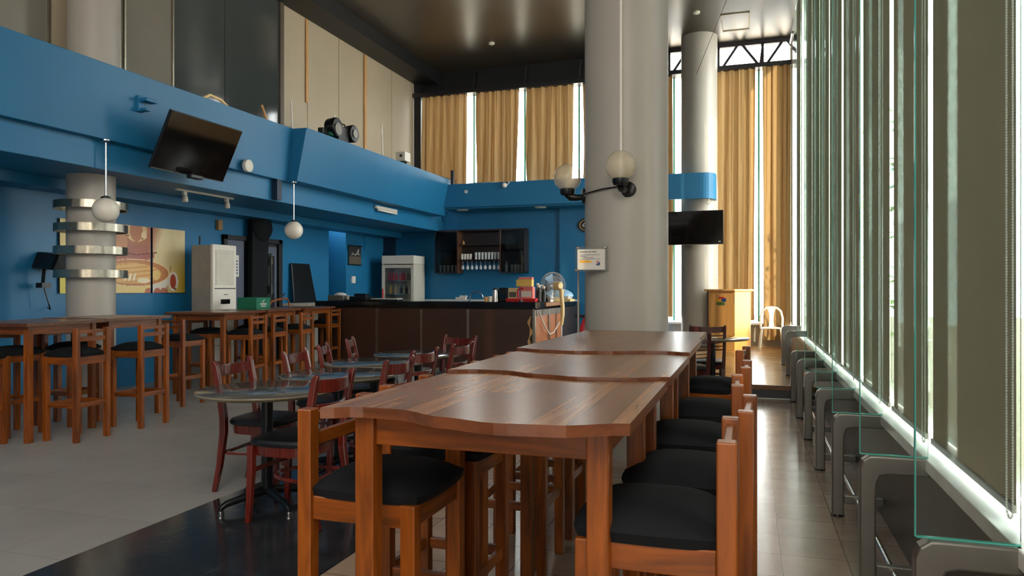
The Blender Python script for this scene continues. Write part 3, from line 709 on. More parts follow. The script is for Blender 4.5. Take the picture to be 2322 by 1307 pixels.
for i, y in enumerate((10.6, 12.0)): fin_frame(['low grey support on the stage at the window, the nearer one', 'low grey support on the stage at the window, the farther one'][i], y, False).location = (0, y, 0.17)
for i in range(1, 7):
    o = MB().tube([(0.60, FIN[i]+0.02, 0.10), (0.60, FIN[i+1]-0.02, 0.10)], 0.014, 12).build('foot_rail', M['chrome'], smooth=True)
    tag(o, 'chrome foot rail between the window supports, number %s from the camera' % ['one', 'two', 'three', 'four', 'five', 'six'][i-1], 'rail', 'chrome foot rails below the window')
# roller blinds
def chain_mesh(z0, z1, gap):
    b = MB(); path = []
    z = z1
    while z > z0: path.append((0, -gap/2, z)); z -= 0.0085
    for k in range(1, 8):
        a = PI*k/8; path.append((0, -gap/2*math.cos(a), z0-gap/2*math.sin(a)))
    z = z0
    while z < z1: path.append((0, gap/2, z)); z += 0.0085
    pts = []; rr = []
    for i in range(len(path)-1):
        p = Vector(path[i]); q = Vector(path[i+1])
        pts += [p, p+(q-p)*0.25, p+(q-p)*0.7]; rr += [0.0012, 0.0034, 0.0034]
    b.tube(pts, rr, 6, False); return b
bl0 = None
blabs = ['grey roller blind beside the camera, outside the right edge of the picture', 'grey roller blind filling the right edge of the picture', 'large grey roller blind behind the nearest glass fin', 'grey roller blind, second from the right foreground', 'grey roller blind, third from the right foreground',
         'grey roller blind, fourth from the right foreground', 'grey roller blind, fifth from the right foreground', 'grey roller blind beside the stage edge', 'grey roller blind over the front of the stage', 'grey roller blind over the middle of the stage', 'grey roller blind towards the far end of the stage']
cnt = 0
GAPA = {0: .10, 1: .14, 2: .20, 3: .03, 4: .08}
for i in range(-1, 13):  # first blind is added unseen to stop a bright reflection in the fin
    if i in (9, 11): continue
    y0 = FIN[0]+1.15*i+GAPA.get(i, .10)+0.115; y1 = FIN[0]+1.15*(i+1)+GAPA.get(i+1, .10)
    lab = blabs[cnt] if cnt < 11 else 'last grey roller blind at the back corner of the window wall'
    t = thing('roller_blind', lab, 'blind', (0.80, 0, 0), 0, 'grey roller blinds along the window wall'); cnt += 1
    b = MB(); vs = []; fs = []; N = 14
    for j in range(N+1):
        yy = y0+(y1-y0)*j/N; xx = 0.006*math.sin(j*1.3+i)
        vs += [(xx, yy, 0.655), (xx*0.3, yy, 6.35)]
    for j in range(N): fs.append((2*j, 2*j+2, 2*j+3, 2*j+1))
    b.add(vs, fs); f_ = b.build('fabric', M['blind'], t, smooth=True)
    MB().box(-0.008, 0.008, y0, y1, 0.635, 0.662).build('bottom_bar', M['steelgrey'], t, bevel=0.003)
    MB().tube([(0, y0, 6.37), (0, y1, 6.37)], 0.03, 14).build('roller', M['steelgrey'], t, smooth=True)
    if i < 9 and i >= 0:
        if bl0 is None:
            bl0 = chain_mesh(0.70, 6.3, 0.055).build('bead_chain', M['bead'], t, smooth=True, loc=(-0.07, FIN[i]+1.15+0.06, 0))
        else:
            c = bl0.copy(); C.objects.link(c); c.parent = t; c.location = (-0.07, FIN[i]+1.15+0.035, 0)

# ------------------------------------------------------------------ curtains
def curtain(xa, xb, z0, z1, label, seed, group, y=15.86, amp=0.095, flare=0.5):
    random.seed(seed); n_ = int((xb-xa)/0.0085); m_ = 14
    ph = [random.uniform(0, 6.28) for _ in range(5)]; fr = [random.uniform(30, 36), random.uniform(52, 64), random.uniform(9, 14), random.uniform(95, 120)]
    b = MB(); vs = []; fs = []
    for j in range(m_+1):
        v = j/m_; z = z1+(z0-z1)*v
        for i in range(n_+1):
            u = i/n_; x = xa+(xb-xa)*u
            k = 0.55+0.6*v
            dx = 0.02*math.sin(3*v+ph[4]+9*u)*v
            d_ = math.sin(fr[0]*(x+dx)+ph[0]+0.6*math.sin(2.5*v+ph[1]))*0.6+math.sin(fr[1]*(x+dx)+ph[1])*0.35*(1-0.5*v)+math.sin(fr[2]*x+ph[2]+v)*0.6*v+math.sin(fr[3]*x+ph[3])*0.25*(1-v)
            d_ = math.copysign(abs(d_)**0.8, d_)
            vs.append((x+dx+0.012*math.sin(fr[1]*x+ph[2]+2*v), y+amp*k*d_, z))
    for j in range(m_):
        for i in range(n_): fs.append((j*(n_+1)+i, (j+1)*(n_+1)+i, (j+1)*(n_+1)+i+1, j*(n_+1)+i+1))
    b.add(vs, fs); o = b.build('curtain', M['curtain'], smooth=True); tag(o, label, 'curtain', group); return o
GU = 'tan curtains above the bar'
curtain(-7.36, -6.27, 3.72, 5.88, 'tan gathered curtain in the upper left corner above the bar', 1, GU)
curtain(-6.04, -5.00, 3.70, 5.88, 'tan gathered curtain above the bar, second from the left corner', 2, GU)
curtain(-4.80, -3.73, 3.70, 5.88, 'tan gathered curtain above the bar, third from the left corner', 3, GU)
curtain(-3.52, -2.0, 3.70, 5.88, 'tan curtain mostly hidden by the thick column', 4, GU)
GD = 'tall tan curtains behind the stage'
curtain(-1.95, -1.55, 0.75, 5.88, 'narrow tall tan curtain left of the stage column', 5, GD)
curtain(-0.64, 0.11, 0.70, 5.88, 'tall tan curtain behind the yellow podium', 6, GD)
curtain(0.26, 0.78, 0.30, 5.88, 'tall tan curtain behind the white plastic chair', 8, GD, y=15.8)

# ------------------------------------------------------------------ televisions
def tv(label, origin, ax, up, wv_, hv_, marks=0):
    t = thing('television', label, 'television', origin)
    ax = Vector(ax).normalized(); up = Vector(up).normalized(); nrm = ax.cross(up).normalized()
    Mx = Matrix((ax, nrm*-1, up)).transposed().to_4x4()
    def q(b): return b.xf(Mx)
    q(MB().box(-wv_/2, wv_/2, 0.0, 0.035, -hv_/2, hv_/2)).build('housing', M['blackmetal'], t, bevel=0.006)
    q(MB().box(-wv_/2+0.012, wv_/2-0.012, -0.003, 0.001, -hv_/2+0.018, hv_/2-0.012)).build('screen', M['screen'], t)
    q(MB().box(-wv_*0.22, wv_*0.22, 0.035, 0.075, -hv_*0.35, hv_*0.2)).build('back_cover', M['blackmetal'], t, bevel=0.01)
    if marks: q(MB().box(wv_/2-0.09, wv_/2-0.05, -0.005, -0.003, -hv_/2+0.05, -hv_/2+0.064)).build('sticker', M['paper'], t)
    q(MB().box(-wv_/2+0.01, wv_/2-0.01, -0.004, 0.002, -hv_/2+0.002, -hv_/2+0.012)).build('lower_trim', M['brushed'], t)
    return t, Mx
t, Mx = tv('flat television tilted down from the blue gallery parapet', (-6.20, 7.10, 3.01), (0,1,0), (0.3, 0, 0.62), 1.19, 0.69)
MB().tube([(-0.05, 0, 0), (-0.20, 0.0, 0.02), (-0.34, 0, 0.12)], 0.03, 10).build('wall_arm', M['blackmetal'], t)
MB().box(-0.10, -0.02, -0.10, 0.10, -0.36, -0.31).build('sensor_bar', M['blackmetal'], t, bevel=0.01)
t, Mx = tv('flat black television on the stage column below the blue band', (-1.06, 14.62, 2.53), (1, -0.05, 0), (0, -0.16, 1), 1.16, 0.66, 1)
MB().box(-0.1, 0.1, 0.05, 0.47, -0.12, 0.1).build('wall_arm', M['blackmetal'], t)

# ------------------------------------------------------------------ hanging globes, track, small ceiling things
def pendant(label, x, y, ztop, zc):
    t = thing('pendant_lamp', label, 'lamp', (x, y, zc), 0, 'white globes hanging from the gallery edge')
    MB().sphere((0,0,0), 0.135, 32, 20, -1, 0.97).build('globe_shade', M['globe'], t, smooth=True)
    MB().tube([(0,0,0.13), (0,0,ztop-zc)], 0.010, 10).build('rod', M['chrome'], t, smooth=True)
    MB().lathe([(0.052, 0.125), (0.05, 0.14), (0.018, 0.155)], n=20).build('cap', M['blackmetal'], t, smooth=True)
    MB().lathe([(0.02, ztop-zc-0.03), (0.045, ztop-zc-0.012), (0.045, ztop-zc)], n=20).build('canopy', M['chrome'], t, smooth=True)
pendant('white globe pendant before the ringed column', -6.62, 6.17, 2.96, 2.20)
pendant('white globe pendant near the bar, right of the television', -6.53, 9.47, 2.96, 2.23)
t = thing('track_light', 'white track with two spotlights under the gallery', 'lamp', (-7.1, 8.26, 2.66))
MB().box(-0.018, 0.018, -0.55, 0.55, -0.025, 0).build('track', M['offwhite'], t)
for yy in (-0.40, 0.42):
    h = MB().box(-0.02, 0.02, yy-0.03, yy+0.03, -0.075, -0.025).build('adapter', M['offwhite'], t, bevel=0.004)
    MB().lathe([(0.02, 0.0), (0.034, -0.02), (0.038, -0.08), (0.03, -0.09)], (0.01, yy, -0.075), 16).build('spot_head', M['offwhite'], t, smooth=True)
t = thing('tube_light', 'short white tube light on the blue fascia near the back corner', 'lamp', (-6.66, 12.66, 2.86))
MB().box(-0.03, 0.03, -0.42, 0.42, -0.005, 0.05).build('housing', M['offwhite'], t, bevel=0.004)
MB().tube([(0.03, -0.38, -0.03), (0.03, 0.38, -0.03)], 0.02, 12).build('tube', M['white'], t, smooth=True)
t = thing('wall_speaker', 'round white speaker on the blue parapet, right of the television', 'speaker', (-6.53, 8.40, 3.03))
MB().tube([(-0.02,0,0), (0.03,0,0), (0.04,0,0)], [0.085, 0.085, 0.07], 28).build('grille', M['white'], t, smooth=True)
t = thing('mount_bracket', 'blue-painted empty bracket on the parapet, left of the television', 'bracket', (-6.52, 6.55, 3.44))
b = MB(); b.box(-0.03, 0.02, -0.05, 0.03, -0.10, 0.08); b.box(0.02, 0.12, -0.04, 0.12, 0.01, 0.05); b.box(0.02, 0.09, -0.03, 0.05, -0.09, -0.06)
b.build('plate', M['blue'], t, bevel=0.006)
o = MB().box(-8.2, -8.14, 9.76, 9.86, 2.30, 2.46).build('alarm_box', M['cardboard'], bevel=0.006); tag(o, 'small tan box high on the blue wall above the air conditioner', 'box')
t = thing('smoke_sensor', 'tiny round sensor on the dark ceiling above the bar curtains', 'sensor', (-5.14, 14.45, CE)); MB().lathe([(0.02, -0.05), (0.06, -0.03), (0.065, 0.0)], n=20).build('cover', M['offwhite'], t, smooth=True)
t = thing('smoke_sensor', 'tiny round sensor on the ceiling before the stage column', 'sensor', (-0.94, 14.0, CE)); MB().lathe([(0.02, -0.05), (0.06, -0.03), (0.065, 0.0)], n=20).build('cover', M['offwhite'], t, smooth=True)
b = MB()
for a_ in ((-0.52, -0.50, 14.3, 15.25), (-0.02, 0.0, 14.3, 15.25)): b.box(a_[0], a_[1], a_[2], a_[3], CE-0.012, CE)
b.box(-0.52, 0.0, 14.3, 14.33, CE-0.012, CE); b.box(-0.52, 0.0, 15.22, 15.25, CE-0.012, CE)
o = b.build('access_hatch', M['panel']); tag(o, 'thin rectangular hatch frame in the ceiling over the stage', 'hatch')
o = MB().tube([(-1.0, 14.90, 5.6), (-0.1, 12.0, CE)], 0.006, 6).build('stay_wire', M['lowwall']); tag(o, 'thin wire slanting from the stage column to the ceiling', 'wire')
t = thing('security_camera', 'small white camera under the blue band by the stage column', 'camera', (-0.78, 15.0, 3.07))
MB().tube([(0,0,0.06), (0,0,0.0)], 0.02, 10).build('stem', M['white'], t); MB().tube([(0,0.05,-0.01), (0.01,-0.06,-0.02)], [0.045, 0.04], 16).build('head', M['white'], t, smooth=True)
t = thing('ceiling_speaker', 'small round white disc on the blue band above the bar', 'speaker', (-5.87, 14.84, 3.46)); MB().tube([(0,0.01,0), (0,-0.02,0)], 0.035, 20).build('disc', M['white'], t); MB().tube([(0,-0.02,0), (0,-0.024,0)], 0.012, 12).build('centre', M['ink'], t)
t = thing('security_camera', 'small white dome camera on top of the blue band above the bar', 'camera', (-4.98, 14.83, 3.56))
MB().sphere((0,-0.02,0), 0.055, 16, 10).build('dome', M['white'], t, smooth=True); MB().tube([(0.05,0,0.0), (0.11,-0.01,0.07)], 0.012, 8).build('bracket', M['white'], t)
for i, x in enumerate((-6.08, -4.28)):
    o = MB().lathe([(0.12, 3.085), (0.13, 3.098), (0.13, 3.105)], (x, 15.15, 0), 24).build('downlight', M['offwhite'], smooth=True); tag(o, ['recessed downlight under the blue band near the left corner', 'recessed downlight under the blue band above the glass cabinet'][i], 'lamp')

# ------------------------------------------------------------------ things on the gallery
t = thing('work_light', 'black double floodlight standing on the gallery parapet', 'work light', (-6.52, 10.75, 3.95))
def disc(b, c, r, d):
    b.tube([(c[0]-d/2, c[1], c[2]), (c[0]-d*0.3, c[1], c[2]), (c[0]+d*0.4, c[1]-0.02, c[2]), (c[0]+d/2, c[1]-0.02, c[2])], [r*0.6, r*0.95, r, r*0.9], 24)
b = MB(); disc(b, (0, -0.2, 0.05), 0.16, 0.2); b.build('lamp_head', M['blackmetal'], t, smooth=True)
b = MB(); disc(b, (0, 0.34, 0.05), 0.15, 0.2); b.build('lamp_head', M['blackmetal'], t, smooth=True)
b = MB(); b.tube([(0.10,0.32,0.05),(0.115,0.32,0.05)], 0.07, 16); b.build('lens', M['steelgrey'], t, smooth=True)
b = MB(); b.tube([(0.10,-0.22,0.02),(0.115,-0.22,0.02)], 0.1, 16); b.build('lens', M['steelgrey'], t, smooth=True)
b = MB(); b.box(-0.12, 0.05, -0.1, 0.22, -0.14, 0.12); b.build('body', M['frame'], t, bevel=0.02)
b = MB(); b.tube([(0,0.02,0.12),(0,0.02,0.17),(0,0.16,0.17),(0,0.16,0.12)], 0.012, 8); b.build('handle', M['blackmetal'], t)
b = MB(); b.box(-0.1, 0.0, -0.5, -0.32, -0.1, 0.0); b.bar((-0.05,-0.32,-0.05), (-0.05,-0.15,0.03), 0.06, 0.06); b.box(-0.2, -0.02, -0.5, 0.3, -0.2, -0.14); b.build('base', M['blackmetal'], t, bevel=0.01)
MB().box(0.0, 0.06, -0.34, -0.26, -0.1, 0.06).build('green_panel', M['green'], t)
t = thing('box_speaker', 'small white box speaker on the gallery parapet near the back', 'speaker', (-6.40, 12.95, 3.86))
MB().box(-0.14, 0.06, -0.12, 0.12, -0.03, 0.15).build('case', M['white'], t, bevel=0.012); MB().tube([(-0.03, -0.12, 0.07), (-0.03, -0.125, 0.07)], 0.03, 14).build('socket', M['ink'], t)
b = MB(); b.box(-0.1, 0.0, -0.08, -0.06, -0.12, -0.03); b.box(-0.1, 0.0, 0.06, 0.08, -0.12, -0.03); b.build('stand', M['blackmetal'], t)
def pole(name, p, q, r, mat, lab, cat):
    o = MB().tube([p, q], r, 8).build(name, mat, smooth=True); tag(o, lab, cat); return o
pole('pole', (-6.9, 10.05, 2.98), (-6.95, 10.0, 4.35), 0.014, M['white'], 'thin white pole leaning at the gallery glazing', 'pole')
pole('tube_lamp', (-6.8, 11.15, 2.98), (-6.84, 11.1, 4.36), 0.018, M['white'], 'white fluorescent tube standing behind the floodlight', 'tube lamp')
pole('tube_lamp', (-6.9, 13.05, 2.98), (-6.94, 13.0, 4.62), 0.018, M['white'], 'white fluorescent tube standing against the timber strip upstairs', 'tube lamp')
pole('timber_batten', (-6.95, 9.95, 2.98), (-7.2, 9.6, 4.2), 0.02, M['tan'], 'thin timber batten leaning on the gallery beside the white pole', 'batten')
o = MB().box(-7.58, -7.56, 10.72, 11.42, 3.86, 3.95).build('red_strip', M['red']); tag(o, 'red strip across the beige board upstairs', 'strip')
b = MB(); b.bar((-6.9, 15.2, 3.62), (-5.4, 15.35, 3.72), 0.25, 0.02); b.bar((-7.0, 15.1, 3.85), (-6.3, 15.3, 3.68), 0.02, 0.25)
o = b.build('cardboard_sheet', M['cardboard']); tag(o, 'folded cardboard heap on the gallery at the back corner', 'cardboard')
MB()
o = MB().box(-6.25, -6.19, 14.88, 14.96, 3.56, 3.95).build('angle_bracket', M['ink']); tag(o, 'dark upright bracket where the two blue parapets meet', 'bracket')
# rounded pipe coil on parapet
o = MB().tube([(-6.62, 7.6, 3.75), (-6.6, 7.75, 3.84), (-6.6, 7.95, 3.83), (-6.62, 8.15, 3.76)], 0.02, 8).build('hose', M['cream'], smooth=True); tag(o, 'short cream hose lying on the parapet above the television', 'hose')

# ------------------------------------------------------------------ poster panels
def inside(px, py, cx, cy, rx, ry): return ((px-cx)/rx)**2+((py-cy)/ry)**2
def poster_col(x, y):   # units of the photograph's print, y down
    c = (226, 206, 158)
    k = max(0, min(1, (x-900)/300))*max(0, min(1, (y-500)/450)); c = tuple(a*(1-k)+b_*k for a, b_ in zip(c, (212, 178, 52)))
    edge = 860-0.28*(y-180)
    if x < edge and y < 760:
        s_ = max(0, min(1, (edge-x)/160)); base = (182, 112, 78)
        if y > 440: base = (172, 104, 84)
        if x < 300 and y < 520: base = (206, 142, 96)
        c = tuple(a*(1-s_)+b_*s_ for a, b_ in zip(c, base))
        if inside(x, y, 430, 230, 160, 170) < 1 and y > 120: c = (228, 190, 134)
        if inside(x, y, 430, 230, 95, 165) < 1: c = (190, 120, 80)
        if inside(x, y, 545, 290, 42, 60) < 1: c = (238, 206, 160)
        if inside(x, y, 300, 310, 34, 12) < 1 or inside(x, y, 520, 340, 16, 12) < 1: c = (140, 72, 48)
        ly = 600-abs(x-430)*0.16
        if abs(y-ly) < 9: c = (118, 62, 60)
        elif 0 < y-ly < 80 and abs(x-430) < 280: c = (170, 98, 88)
    if 880 < x < 930+0.2*(y-520) and y > 520 and abs(x-(940+40*math.sin((y-540)/110))) < 8: c = (168, 120, 78)
    # cup body and rim
    if y > 880 and inside(x, y, 420, 900, 545, 420) < 1 and x > 640: c = (226, 218, 204)
    if y > 900 and x <= 640: c = (232, 204, 132)
    e = inside(x, y, 420, 880, 535, 215)
    if e < 1: c = (248, 224, 176)
    if e < 0.93: c = (200, 132, 84)
    e2 = inside(x, y, 380, 890, 440, 158)
    if e2 < 1: c = (230, 184, 114)
    if e2 < 0.9 and math.sin(y*0.09+x*0.012) > 0.55: c = (214, 150, 84)
    if inside(x, y, 540, 1000, 95, 42) < 1: c = (240, 226, 190)
    for kx in (280, 340, 400):
        if inside(x-(y-950)*-0.25, y, kx, 950, 16, 62) < 1: c = (244, 232, 204)
    if inside(x, y, 745, 910, 60, 80) < 1: c = (232, 196, 124)
    h = inside(x, y, 1015, 1010, 78, 158)
    if h < 1 and x > 945: c = (248, 240, 226)
    if inside(x, y, 1008, 1010, 50, 122) < 1 and x > 945: c = (188, 84, 60)
    if inside(x, y, 1040, 1130, 20, 16) < 1: c = (110, 60, 40)
    for kx in (610, 760, 860):
        if inside(x, y, kx, 1195, 56, 82) < 1: c = (188, 112, 88)
    if x < 40: c = (230, 205, 120) if y < 900 else (226, 208, 70)
    return c
def poster(y0, y1, px0, px1, label):
    t = thing('picture_panel', label, 'picture', (-8.2, y0, 1.29), 0, None)
    MB().box(0, 0.03, 0, y1-y0, 0, 0.94).build('backing', M['ink'], t)
    nx, nz = 96, 100; vs = []; fs = []; cols = []
    for j in range(nz+1):
        for i in range(nx+1):
            u, v = i/nx, j/nz; vs.append((0.032, (y1-y0)*u, 0.94*v))
            c = poster_col(px0+(px1-px0)*u, 1195-(1195-150)*v); cols.append(s2l(tuple(max(0, min(255, q)) for q in c)))
    for j in range(nz):
        for i in range(nx): k = j*(nx+1)+i; fs.append((k, k+1, k+nx+2, k+nx+1))
    o = MB().add(vs, fs).build('print', M['print'], t)
    ca = o.data.color_attributes.new('Col', 'FLOAT_COLOR', 'POINT')
    for i, c in enumerate(cols): ca.data[i].color = (*c, 1)
poster(8.42, 9.05, 690, 1205, 'right panel of the cappuccino picture showing the cup handle')
poster(7.68, 8.38, 60, 643, 'middle panel of the cappuccino picture showing nose and lips')
poster(6.93, 7.62, -520, 39, 'left panel of the cappuccino picture, mostly behind the ringed column')
t = thing('projector_lamp', 'black lamp unit with cables on the blue wall left of the ringed column', 'lamp', (-8.0, 6.72, 1.62))
b = MB(); b.hexa([(-0.2,-0.16,-0.02),(0.16,-0.18,-0.05),(0.16,0.12,-0.05),(-0.2,0.16,-0.02),(-0.2,-0.08,0.18),(0.10,-0.04,0.15),(0.10,0.1,0.15),(-0.2,0.12,0.18)]); b.build('housing', M['blackmetal'], t, bevel=0.02)
b = MB(); b.tube([(-0.05,-0.10,0), (-0.05,-0.12,-0.22)], 0.02, 8); b.box(-0.1, 0.0, -0.17, -0.05, -0.26, -0.2); b.build('bracket', M['blackmetal'], t)
b = MB(); b.tube([(-0.05,-0.1,-0.26), (-0.04,-0.05,-0.45), (-0.1,0.02,-0.52), (-0.18,0.05,-0.5)], 0.008, 6); b.build('cable', M['blackmetal'], t)

# ------------------------------------------------------------------ air conditioner and things near the door
t = thing('air_conditioner', 'tall white floor-standing air conditioner by the blue wall', 'air conditioner', (-7.93, 8.92, 0))
MB().box(0, 0.35, 0, 0.5, 0, 2.0).build('cabinet', M['wallgrey'], t, bevel=0.008)
MB().box(0.35, 0.395, -0.01, 0.51, 0, 2.01).build('front_panel', M['white'], t, bevel=0.008)
b = MB(); b.box(0.395, 0.402, 0.05, 0.45, 1.40, 1.93); b.build('louvre_grille', M['offwhite'], t)
b = MB()
for k in range(12): b.box(0.402, 0.409, 0.06, 0.44, 1.43+k*0.04, 1.437+k*0.04)
b.build('slats', M['offwhite'], t)
b = MB(); b.box(0.395, 0.399, 0.03, 0.49, 1.345, 1.36); b.box(0.395, 0.398, 0.03, 0.49, 0.50, 0.506); b.build('seam', M['ink'], t)
MB().box(0.395, 0.402, 0.16, 0.36, 1.12, 1.19).build('display', M['screen'], t)
MB().box(0.395, 0.4, 0.23, 0.31, 1.255, 1.265).build('badge', M['ink'], t)
pole('antenna_rod', (-7.85, 9.0, 2.01), (-7.85, 9.0, 2.14), 0.012, M['ink'], 'short dark rod on top of the air conditioner', 'rod')
t = thing('notice_sheet', 'pale notice taped to the grey door leaf', 'notice', (-8.165, 10.12, 1.55)); 
MB().box(0, 0.004, 0, 0.16, 0, 0.36).build('sheet', M['paper'], t)
b = MB()
for k in range(5): b.box(0.004, 0.006, 0.02, 0.13, 0.05+k*0.05, 0.07+k*0.05)
b.build('printed_text', M['inkblue'], t)
t = thing('shrouded_bundle', 'black cloth-wrapped round bundle hanging above the doorway', 'bundle', (-8.05, 10.73, 2.40))
MB().sphere((0, 0, 0), 0.27, 24, 16, sq=(0.4, 1.0, 0.85)).build('wrapped_head', M['cushion'], t, smooth=True)
b = MB(); b.hexa([(-0.08,-0.30,-2.4),(0.02,-0.30,-2.4),(0.02,0.06,-2.4),(-0.08,0.06,-2.4),(-0.08,-0.26,0.18),(0.02,-0.26,0.18),(0.02,0.2,0.0),(-0.08,0.2,0.0)]); b.build('hanging_cloth', M['cushion'], t, bevel=0.02)
t = thing('crate', 'green plastic crate with white lettering on a bar table', 'crate', (-6.98, 9.13, 1.05), R(9))
w_, l_, h_ = 0.30, 0.42, 0.17
MB().box(-w_/2, w_/2, -l_/2, l_/2, 0, 0.012).build('base', M['green'], t)
b = MB(); b.box(w_/2-0.012, w_/2, -l_/2, l_/2, 0, h_); b.box(-w_/2, -w_/2+0.012, -l_/2, l_/2, 0, h_); b.box(-w_/2, w_/2, -l_/2, -l_/2+0.012, 0, h_); b.box(-w_/2, w_/2, l_/2-0.012, l_/2, 0, h_)
b.build('sides', M['green'], t, bevel=0.004)
b = MB(); random.seed(12)
b.extr([(0,0.0),(0.02,-0.018),(0.06,0.028),(0.052,0.034),(0.02,0.002),(0.008,0.012)], (w_/2+0.002, -0.03, 0.115), (0,1,0), (0,0,1), 0.002)
yy = -0.10
while yy < 0.08:
    g_ = random.uniform(0.018, 0.026); b.box(w_/2, w_/2+0.003, yy, yy+g_*0.45, 0.06, 0.088); b.box(w_/2, w_/2+0.003, yy, yy+g_*0.8, 0.06+random.choice((0, 0.02)), 0.068+random.choice((0, 0.02))); yy += g_
yy = -0.07
while yy < 0.06:
    b.box(w_/2, w_/2+0.003, yy, yy+0.012, 0.034, 0.048); yy += 0.018
b.build('lettering', M['paper'], t)
t = thing('wooden_rack', 'thin curved wooden rack behind the green crate', 'rack', (-7.2, 9.95, 1.05))
b = MB(); b.sweep([(0,-0.2,0.0),(0,-0.1,0.10),(0,0.1,0.13),(0,0.3,0.14)], 0.03, 0.015, (1,0,0)); b.sweep([(0,0.3,0.14),(0,0.36,0.08),(0,0.38,0.0)], 0.02, 0.015, (1,0,0)); b.build('frame', M['wy'], t)
b = MB(); b.bar((0,0.15,0.14),(0.0,0.24,0.22),0.012,0.03); b.build('fitting', M['chrome'], t)
# leaning board and white box by the counter end
t = thing('low_cabinet', 'low white cabinet beside the left end of the bar', 'cabinet', (-7.95, 11.85, 0))
MB().box(-0.2, 0.3, -0.35, 0.75, 0, 1.03).build('body', M['offwhite'], t, bevel=0.006)
MB().box(-0.22, 0.34, -0.38, 0.80, 1.03, 1.08).build('top', M['white'], t, bevel=0.006)
t = thing('menu_board', 'blank black board leaning on the blue wall beside the bar', 'board', (-8.12, 12.05, 1.08))
b = MB(); b.hexa([(0.02,-0.33,0),(0.05,-0.33,0),(0.05,0.42,0),(0.02,0.42,0),(-0.05,-0.32,0.75),(-0.02,-0.32,0.75),(-0.02,0.28,0.75),(-0.05,0.28,0.75)]); b.build('panel', M['blackmetal'], t, bevel=0.012)
# scroll poster, switch, cable
t = thing('scroll_poster', 'small dark hanging poster with pale script on the blue wall', 'poster', (-8.18, 14.10, 2.07))
MB().box(0, 0.012, -0.26, 0.26, -0.20, 0.20).build('print', M['ink'], t)
MB().box(0.012, 0.014, -0.25, 0.25, -0.19, -0.02).build('lower_print', M['lowwall'], t)
MB().tube([(0.01,-0.28,0.21),(0.01,0.28,0.21)], 0.015, 8).build('rod', M['blackmetal'], t); MB().tube([(0.01,-0.28,-0.20),(0.01,0.28,-0.20)], 0.012, 8).build('rod', M['blackmetal'], t)
b = MB(); b.tube([(0.016,-0.16,0.0),(0.016,-0.1,0.05),(0.016,-0.02,0.01),(0.016,0.05,0.03),(0.016,0.14,0.14),(0.016,0.12,0.02),(0.016,0.2,0.04)], 0.010, 6); b.build('script', M['paper'], t)
MB().tube([(0.01,-0.2,0.22),(0.01,0,0.32),(0.01,0.2,0.22)], 0.004, 6).build('cord', M['ink'], t)
o = MB().box(-8.2, -8.165, 13.98, 14.12, 1.47, 1.62).build('light_switch', M['white'], bevel=0.006); tag(o, 'white wall switch below the dark hanging poster', 'switch')

# ------------------------------------------------------------------ bar counter
cf = 11.5
t = thing('bar_counter', 'long dark bar counter with black top and silver strips', 'counter')
MB().box(-7.42, -3.37, cf, cf+0.06, 0, 1.02).build('front_panel', M['counter'], t)
MB().box(-3.41, -3.35, cf+0.06, 14.3, 0, 0.98).build('side_panel', M['counterside'], t)
MB().box(-7.45, -3.32, cf-0.05, cf+0.55, 1.02, 1.13).build('counter_top', M['blacktop'], t, bevel=0.006)
MB().box(-3.9, -3.30, cf+0.56, 13.3, 1.045, 1.11).build('side_top', M['stagetrim'], t, bevel=0.005)
MB().box(-3.9, -3.30, 13.3, 14.4, 1.02, 1.10).build('side_top', M['blacktop'], t, bevel=0.005)
MB().box(-3.35, -3.33, cf+0.05, 13.3, 0.90, 1.0).build('side_rail', M['lowwall'], t)
for x in (-6.23, -5.37, -4.51): MB().box(x-0.02, x+0.02, cf-0.02, cf, 0, 1.0).build('silver_strip', M['brushed'], t)
MB().box(-3.375, -3.335, cf-0.02, cf+0.03, 0, 1.0).build('silver_strip', M['brushed'], t)
MB().box(-3.35, -3.325, 12.33, 12.39, 0, 1.0).build('silver_strip', M['brushed'], t)
MB().box(-3.35, -3.325, 12.85, 12.88, 0, 1.0).build('silver_strip', M['brushed'], t)
MB().box(-3.35, -3.325, 13.3, 14.3, 0, 1.0).build('dark_end_panel', M['cabinet'], t)
b = MB(); pts = [(-3.42+0.02*math.sin(z*22), cf-0.015, z) for z in [0.42+0.03*k for k in range(17)]]
b.sweep(pts, 0.01, [0.03+0.02*math.sin(k*1.1) for k in range(17)], (1,0,0)); b.build('wavy_strip', M['tan'], t)
b = MB(); b.tube([(-3.3, 11.6, 0.97), (-3.29, 11.9, 0.72), (-3.29, 12.25, 0.56), (-3.29, 12.5, 0.58), (-3.2, 12.65, 0.78)], 0.012, 8)
o = b.build('power_cord', M['offwhite'], smooth=True); tag(o, 'pale cord looping across the orange side of the bar', 'cord')
t = thing('back_worktop', 'white-topped worktop along the back wall behind the bar', 'worktop')
MB().box(-6.9, -3.5, 15.0, 15.52, 0, 1.07).build('cabinet', M['cabinet'], t); MB().box(-6.92, -3.5, 14.95, 15.52, 1.07, 1.11).build('top', M['whitetop'], t, bevel=0.004)
t = thing('faucet', 'small chrome arched faucet near the kettle', 'faucet', (-4.55, 12.0, 1.13)); 
b = MB(); pts = [(-0.12*math.cos(PI*k/10)*1.0, 0, 0.06+0.11*math.sin(PI*k/10)) for k in range(11)]; b.tube([(-0.12,0,0)]+pts, 0.010, 10); b.build('spout', M['chrome'], t, smooth=True)
MB().lathe([(0.022, 0), (0.02, 0.03)], (-0.12, 0, 0), 14).build('base', M['chrome'], t)
